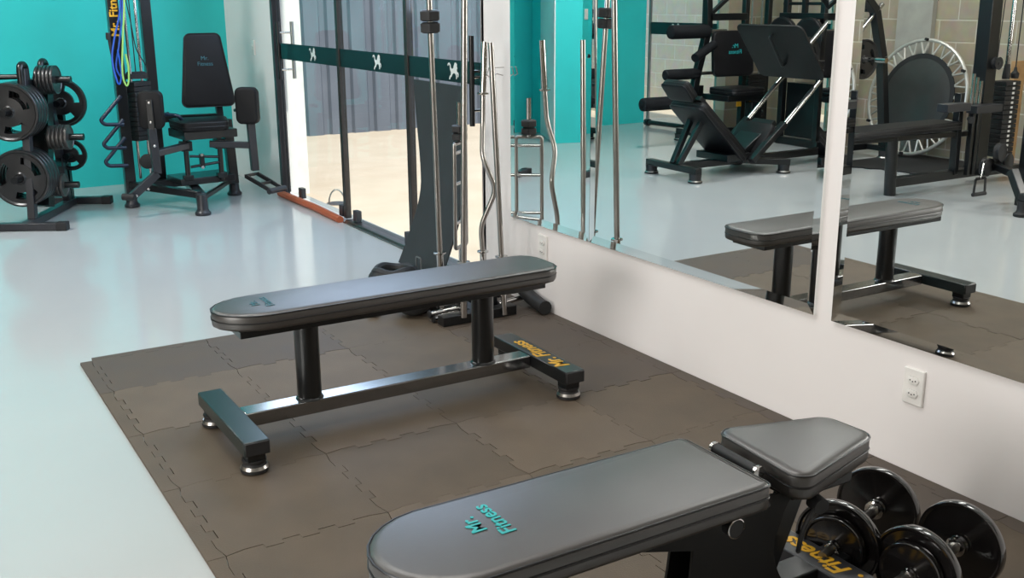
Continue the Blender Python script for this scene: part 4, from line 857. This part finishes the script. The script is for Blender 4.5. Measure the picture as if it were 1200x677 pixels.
for s in (0, 1, 2): b.tube([(-2.05 - s * 0.05, 5.32, 0.66), (-2.05 - s * 0.05, 5.32, 0.90 - s * 0.03)], 0.012, 10)
W_('hanging_hook', b, 'chrome', 0)
W_('stack_frame', MB().bar((-2.28, 5.40, 0.10), (-2.78, 5.40, 0.10), 0.20, 0.06))
for i in range(16):
    b = MB(); b.box((-2.555, 5.38, 0.225 + i * 0.0385), (0.19, 0.14, 0.034)); p_ = W_('weight_block', b, 'rubber', 0.003)
    b = MB(); b.box((-2.56, 5.309, 0.225 + i * 0.0385), (0.028, 0.003, 0.018)); b.build('number_tag', M['plastic'], p_)
b = MB(); b.tube([(-2.545, 5.38, 0.84), (-2.545, 5.38, 2.2)], 0.018, 14); W_('guide_rod', b, 'chrome', 0)
b = MB(); b.lathe([(0.03, 0), (0.032, 0.02), (0.024, 0.10), (0.02, 0.12)], (-2.545, 5.38, 0.835), (0, 0, 1), 16); b.lathe([(0.03, 0), (0.034, 0.04), (0.016, 0.06), (0.01, 0.09)], (-2.66, 5.38, 0.835), (0, 0, 1), 16); W_('rod_bushing', b, 'rubber', 0)
b = MB(); b.tube([(-2.66, 5.38, 0.9), (-2.66, 5.38, 2.2)], 0.005, 8); b.tube([(-2.40, 5.38, 0.9), (-2.45, 5.38, 2.2)], 0.004, 8); W_('cable', b, 'rubber', 0)
W_('top_beam', MB().bar((-2.2, 5.40, 2.25), (-2.8, 5.40, 2.25), 0.1, 0.08))
def pulley(p, r, nm='pulley'):
    b = MB(); b.lathe([(r, -0.02), (r * 0.9, -0.008), (r * 0.9, 0.008), (r, 0.02)], p, (0, 1, 0), 24); q = W_(nm, b, 'rubber', 0)
    b = MB(); b.lathe([(0.014, -0.026), (0.014, 0.026)], p, (0, 1, 0), 12); b.build('axle_bolt', M['steelgrey'], q)
pulley((-2.32, 5.32, 0.97), 0.05)
# low pulley carriage with stirrup handle
cc = thing('cable_column', 'black low cable pulley unit on a flared foot, at the far right in the mirror', 'exercise machine', (-1.35, 4.5, 0))
def K_(name, mb, mm='steel', bv=0.004): return mb.build(name, M[mm], cc, bevel=bv)
for p in ((-1.60, 4.72, 0.39), (-1.53, 4.77, 0.28), (-1.74, 4.75, 0.30)):
    b = MB(); b.lathe([(0.066, -0.022), (0.068, -0.018), (0.060, 0), (0.068, 0.018), (0.066, 0.022)], p, (0.15, 1, 0), 28); K_('pulley', b, 'rubber', 0)
K_('pulley_plate', MB().box((-1.56, 4.76, 0.29), (0.22, 0.012, 0.10)))
K_('foot_post', MB().bar((-1.40, 4.34, 0.06), (-1.44, 4.50, 0.30), 0.06, 0.06)); K_('foot_beam', MB().bar((-1.36, 4.35, 0.135), (-1.78, 4.35, 0.135), 0.06, 0.05)); K_('arm', MB().bar((-1.44, 4.5, 0.28), (-1.66, 4.80, 0.28), 0.05, 0.05)); K_('post', MB().bar((-1.75, 4.6, 0.0), (-1.75, 4.6, 2.2), 0.07, 0.07, (0, 1, 0)))
b = MB(); b.lathe([(0.052, 0.0), (0.056, 0.005), (0.056, 0.02), (0.042, 0.03), (0.036, 0.045), (0.034, 0.11)], (-1.38, 4.35, 0), (0, 0, 1), 22); K_('foot', b, 'rubber', 0)
t = thing('stirrup_handle', 'black stirrup cable handle hanging from the pulley, at the far right in the mirror', 'handle', (-1.36, 4.74, 0.1))
h0 = Vector((-1.41, 4.72, 0.215)); b = MB(); b.path([h0 + Vector((-0.055, 0, 0.0)), h0 + Vector((0.055, 0, 0)), h0 + Vector((0.065, 0, -0.115))], 0.02, 0.006, (0, 1, 0)); b.path([h0 + Vector((-0.055, 0, 0)), h0 + Vector((-0.065, 0, -0.115))], 0.02, 0.006, (0, 1, 0)); b.build('strap', M['rubber'], t)
b = MB(); b.tube([h0 + Vector((-0.07, 0, -0.115)), h0 + Vector((0.07, 0, -0.115))], 0.015, 14); b.build('grip', M['rubber'], t)
b = MB(); b.tube([h0 + Vector((0, 0, 0)), h0 + Vector((-0.01, 0, 0.05))], 0.006, 8); b.tube([h0 + Vector((-0.01, 0, 0.05)), h0 + Vector((-0.02, 0.0, 0.11))], 0.010, 8); b.build('carabiner', M['chrome'], t)

# wooden post by the stack
b = MB(); b.bx(-3.13, -2.98, 5.60, 5.64, 0, 0.95)
tag(b.build('wooden_plank', M['wood'], bevel=0.003), 'pale wooden plank standing behind the weight stack at the far right in the mirror', 'plank')
# black floor mat under the trampoline
pts = [(-2.05, 6.55), (-2.15, 6.42), (-2.14, 6.36), (-2.22, 6.28), (-2.21, 6.18), (-2.26, 6.05), (-2.24, 5.98), (-2.28, 5.90), (-3.2, 5.85), (-3.2, 6.75), (-2.2, 6.75), (-2.2, 6.66)]
b = MB(); b.prism(pts[::-1], (0, 0, 0.0065), (1, 0, 0), (0, 1, 0), 0.012); tag(b.build('rubber_floor_mat', M['rubber']), 'thin black jagged-edged rubber mat on the floor under the trampoline, seen in the mirror', 'mat')

# ------------------------------------------------------------------ trampoline leaning on the block wall
tr = thing('trampoline', 'round black mini trampoline with steel springs leaning on the block wall, seen in the mirror', 'trampoline', (-3.0, 6.65, 0.013))
tc_ = Vector((-3.08, 6.65, 0.565)); tu = Vector((0, 1, 0)); tv = Vector((-0.20, 0, 0.98)).normalized(); tn = tu.cross(tv)
def tp(r, q): return tc_ + tu * r * math.cos(q) + tv * r * math.sin(q)
b = MB(); b.tube([tp(0.535, 2 * PI * i / 64) for i in range(64)], 0.018, 10, closed=True); b.build('frame_ring', M['zinc'], tr)
b = MB(); b.lathe([(0.001, -0.002), (0.365, -0.002), (0.375, 0.0), (0.365, 0.003), (0.001, 0.003)], tc_, tn, 64, closed=True); b.build('jump_mat', M['tramp'], tr)
b = MB()
b.lathe([(0.365, -0.005), (0.41, -0.005), (0.41, 0.006), (0.365, 0.006)], tc_, tn, 64, closed=True); b.build('mat_edge', M['rubber'], tr)
for i in range(48):
    q = 2 * PI * i / 48; s = 0.055 if i % 2 else -0.055
    b = MB(); b.tube([tp(0.41, q + s), tp(0.52, q - s * 0.3)], 0.0095, 7); b.build('spring', M['zinc'], tr)
for i in range(6):
    q = 2 * PI * (i + 0.5) / 6
    if math.sin(q) < -0.3 and False: continue
    b = MB(); b.tube([tp(0.535, q), tp(0.535, q) + tn * 0.05], 0.014, 10); b.build('leg', M['rubber'], tr)
print('objects', len(bpy.data.objects))
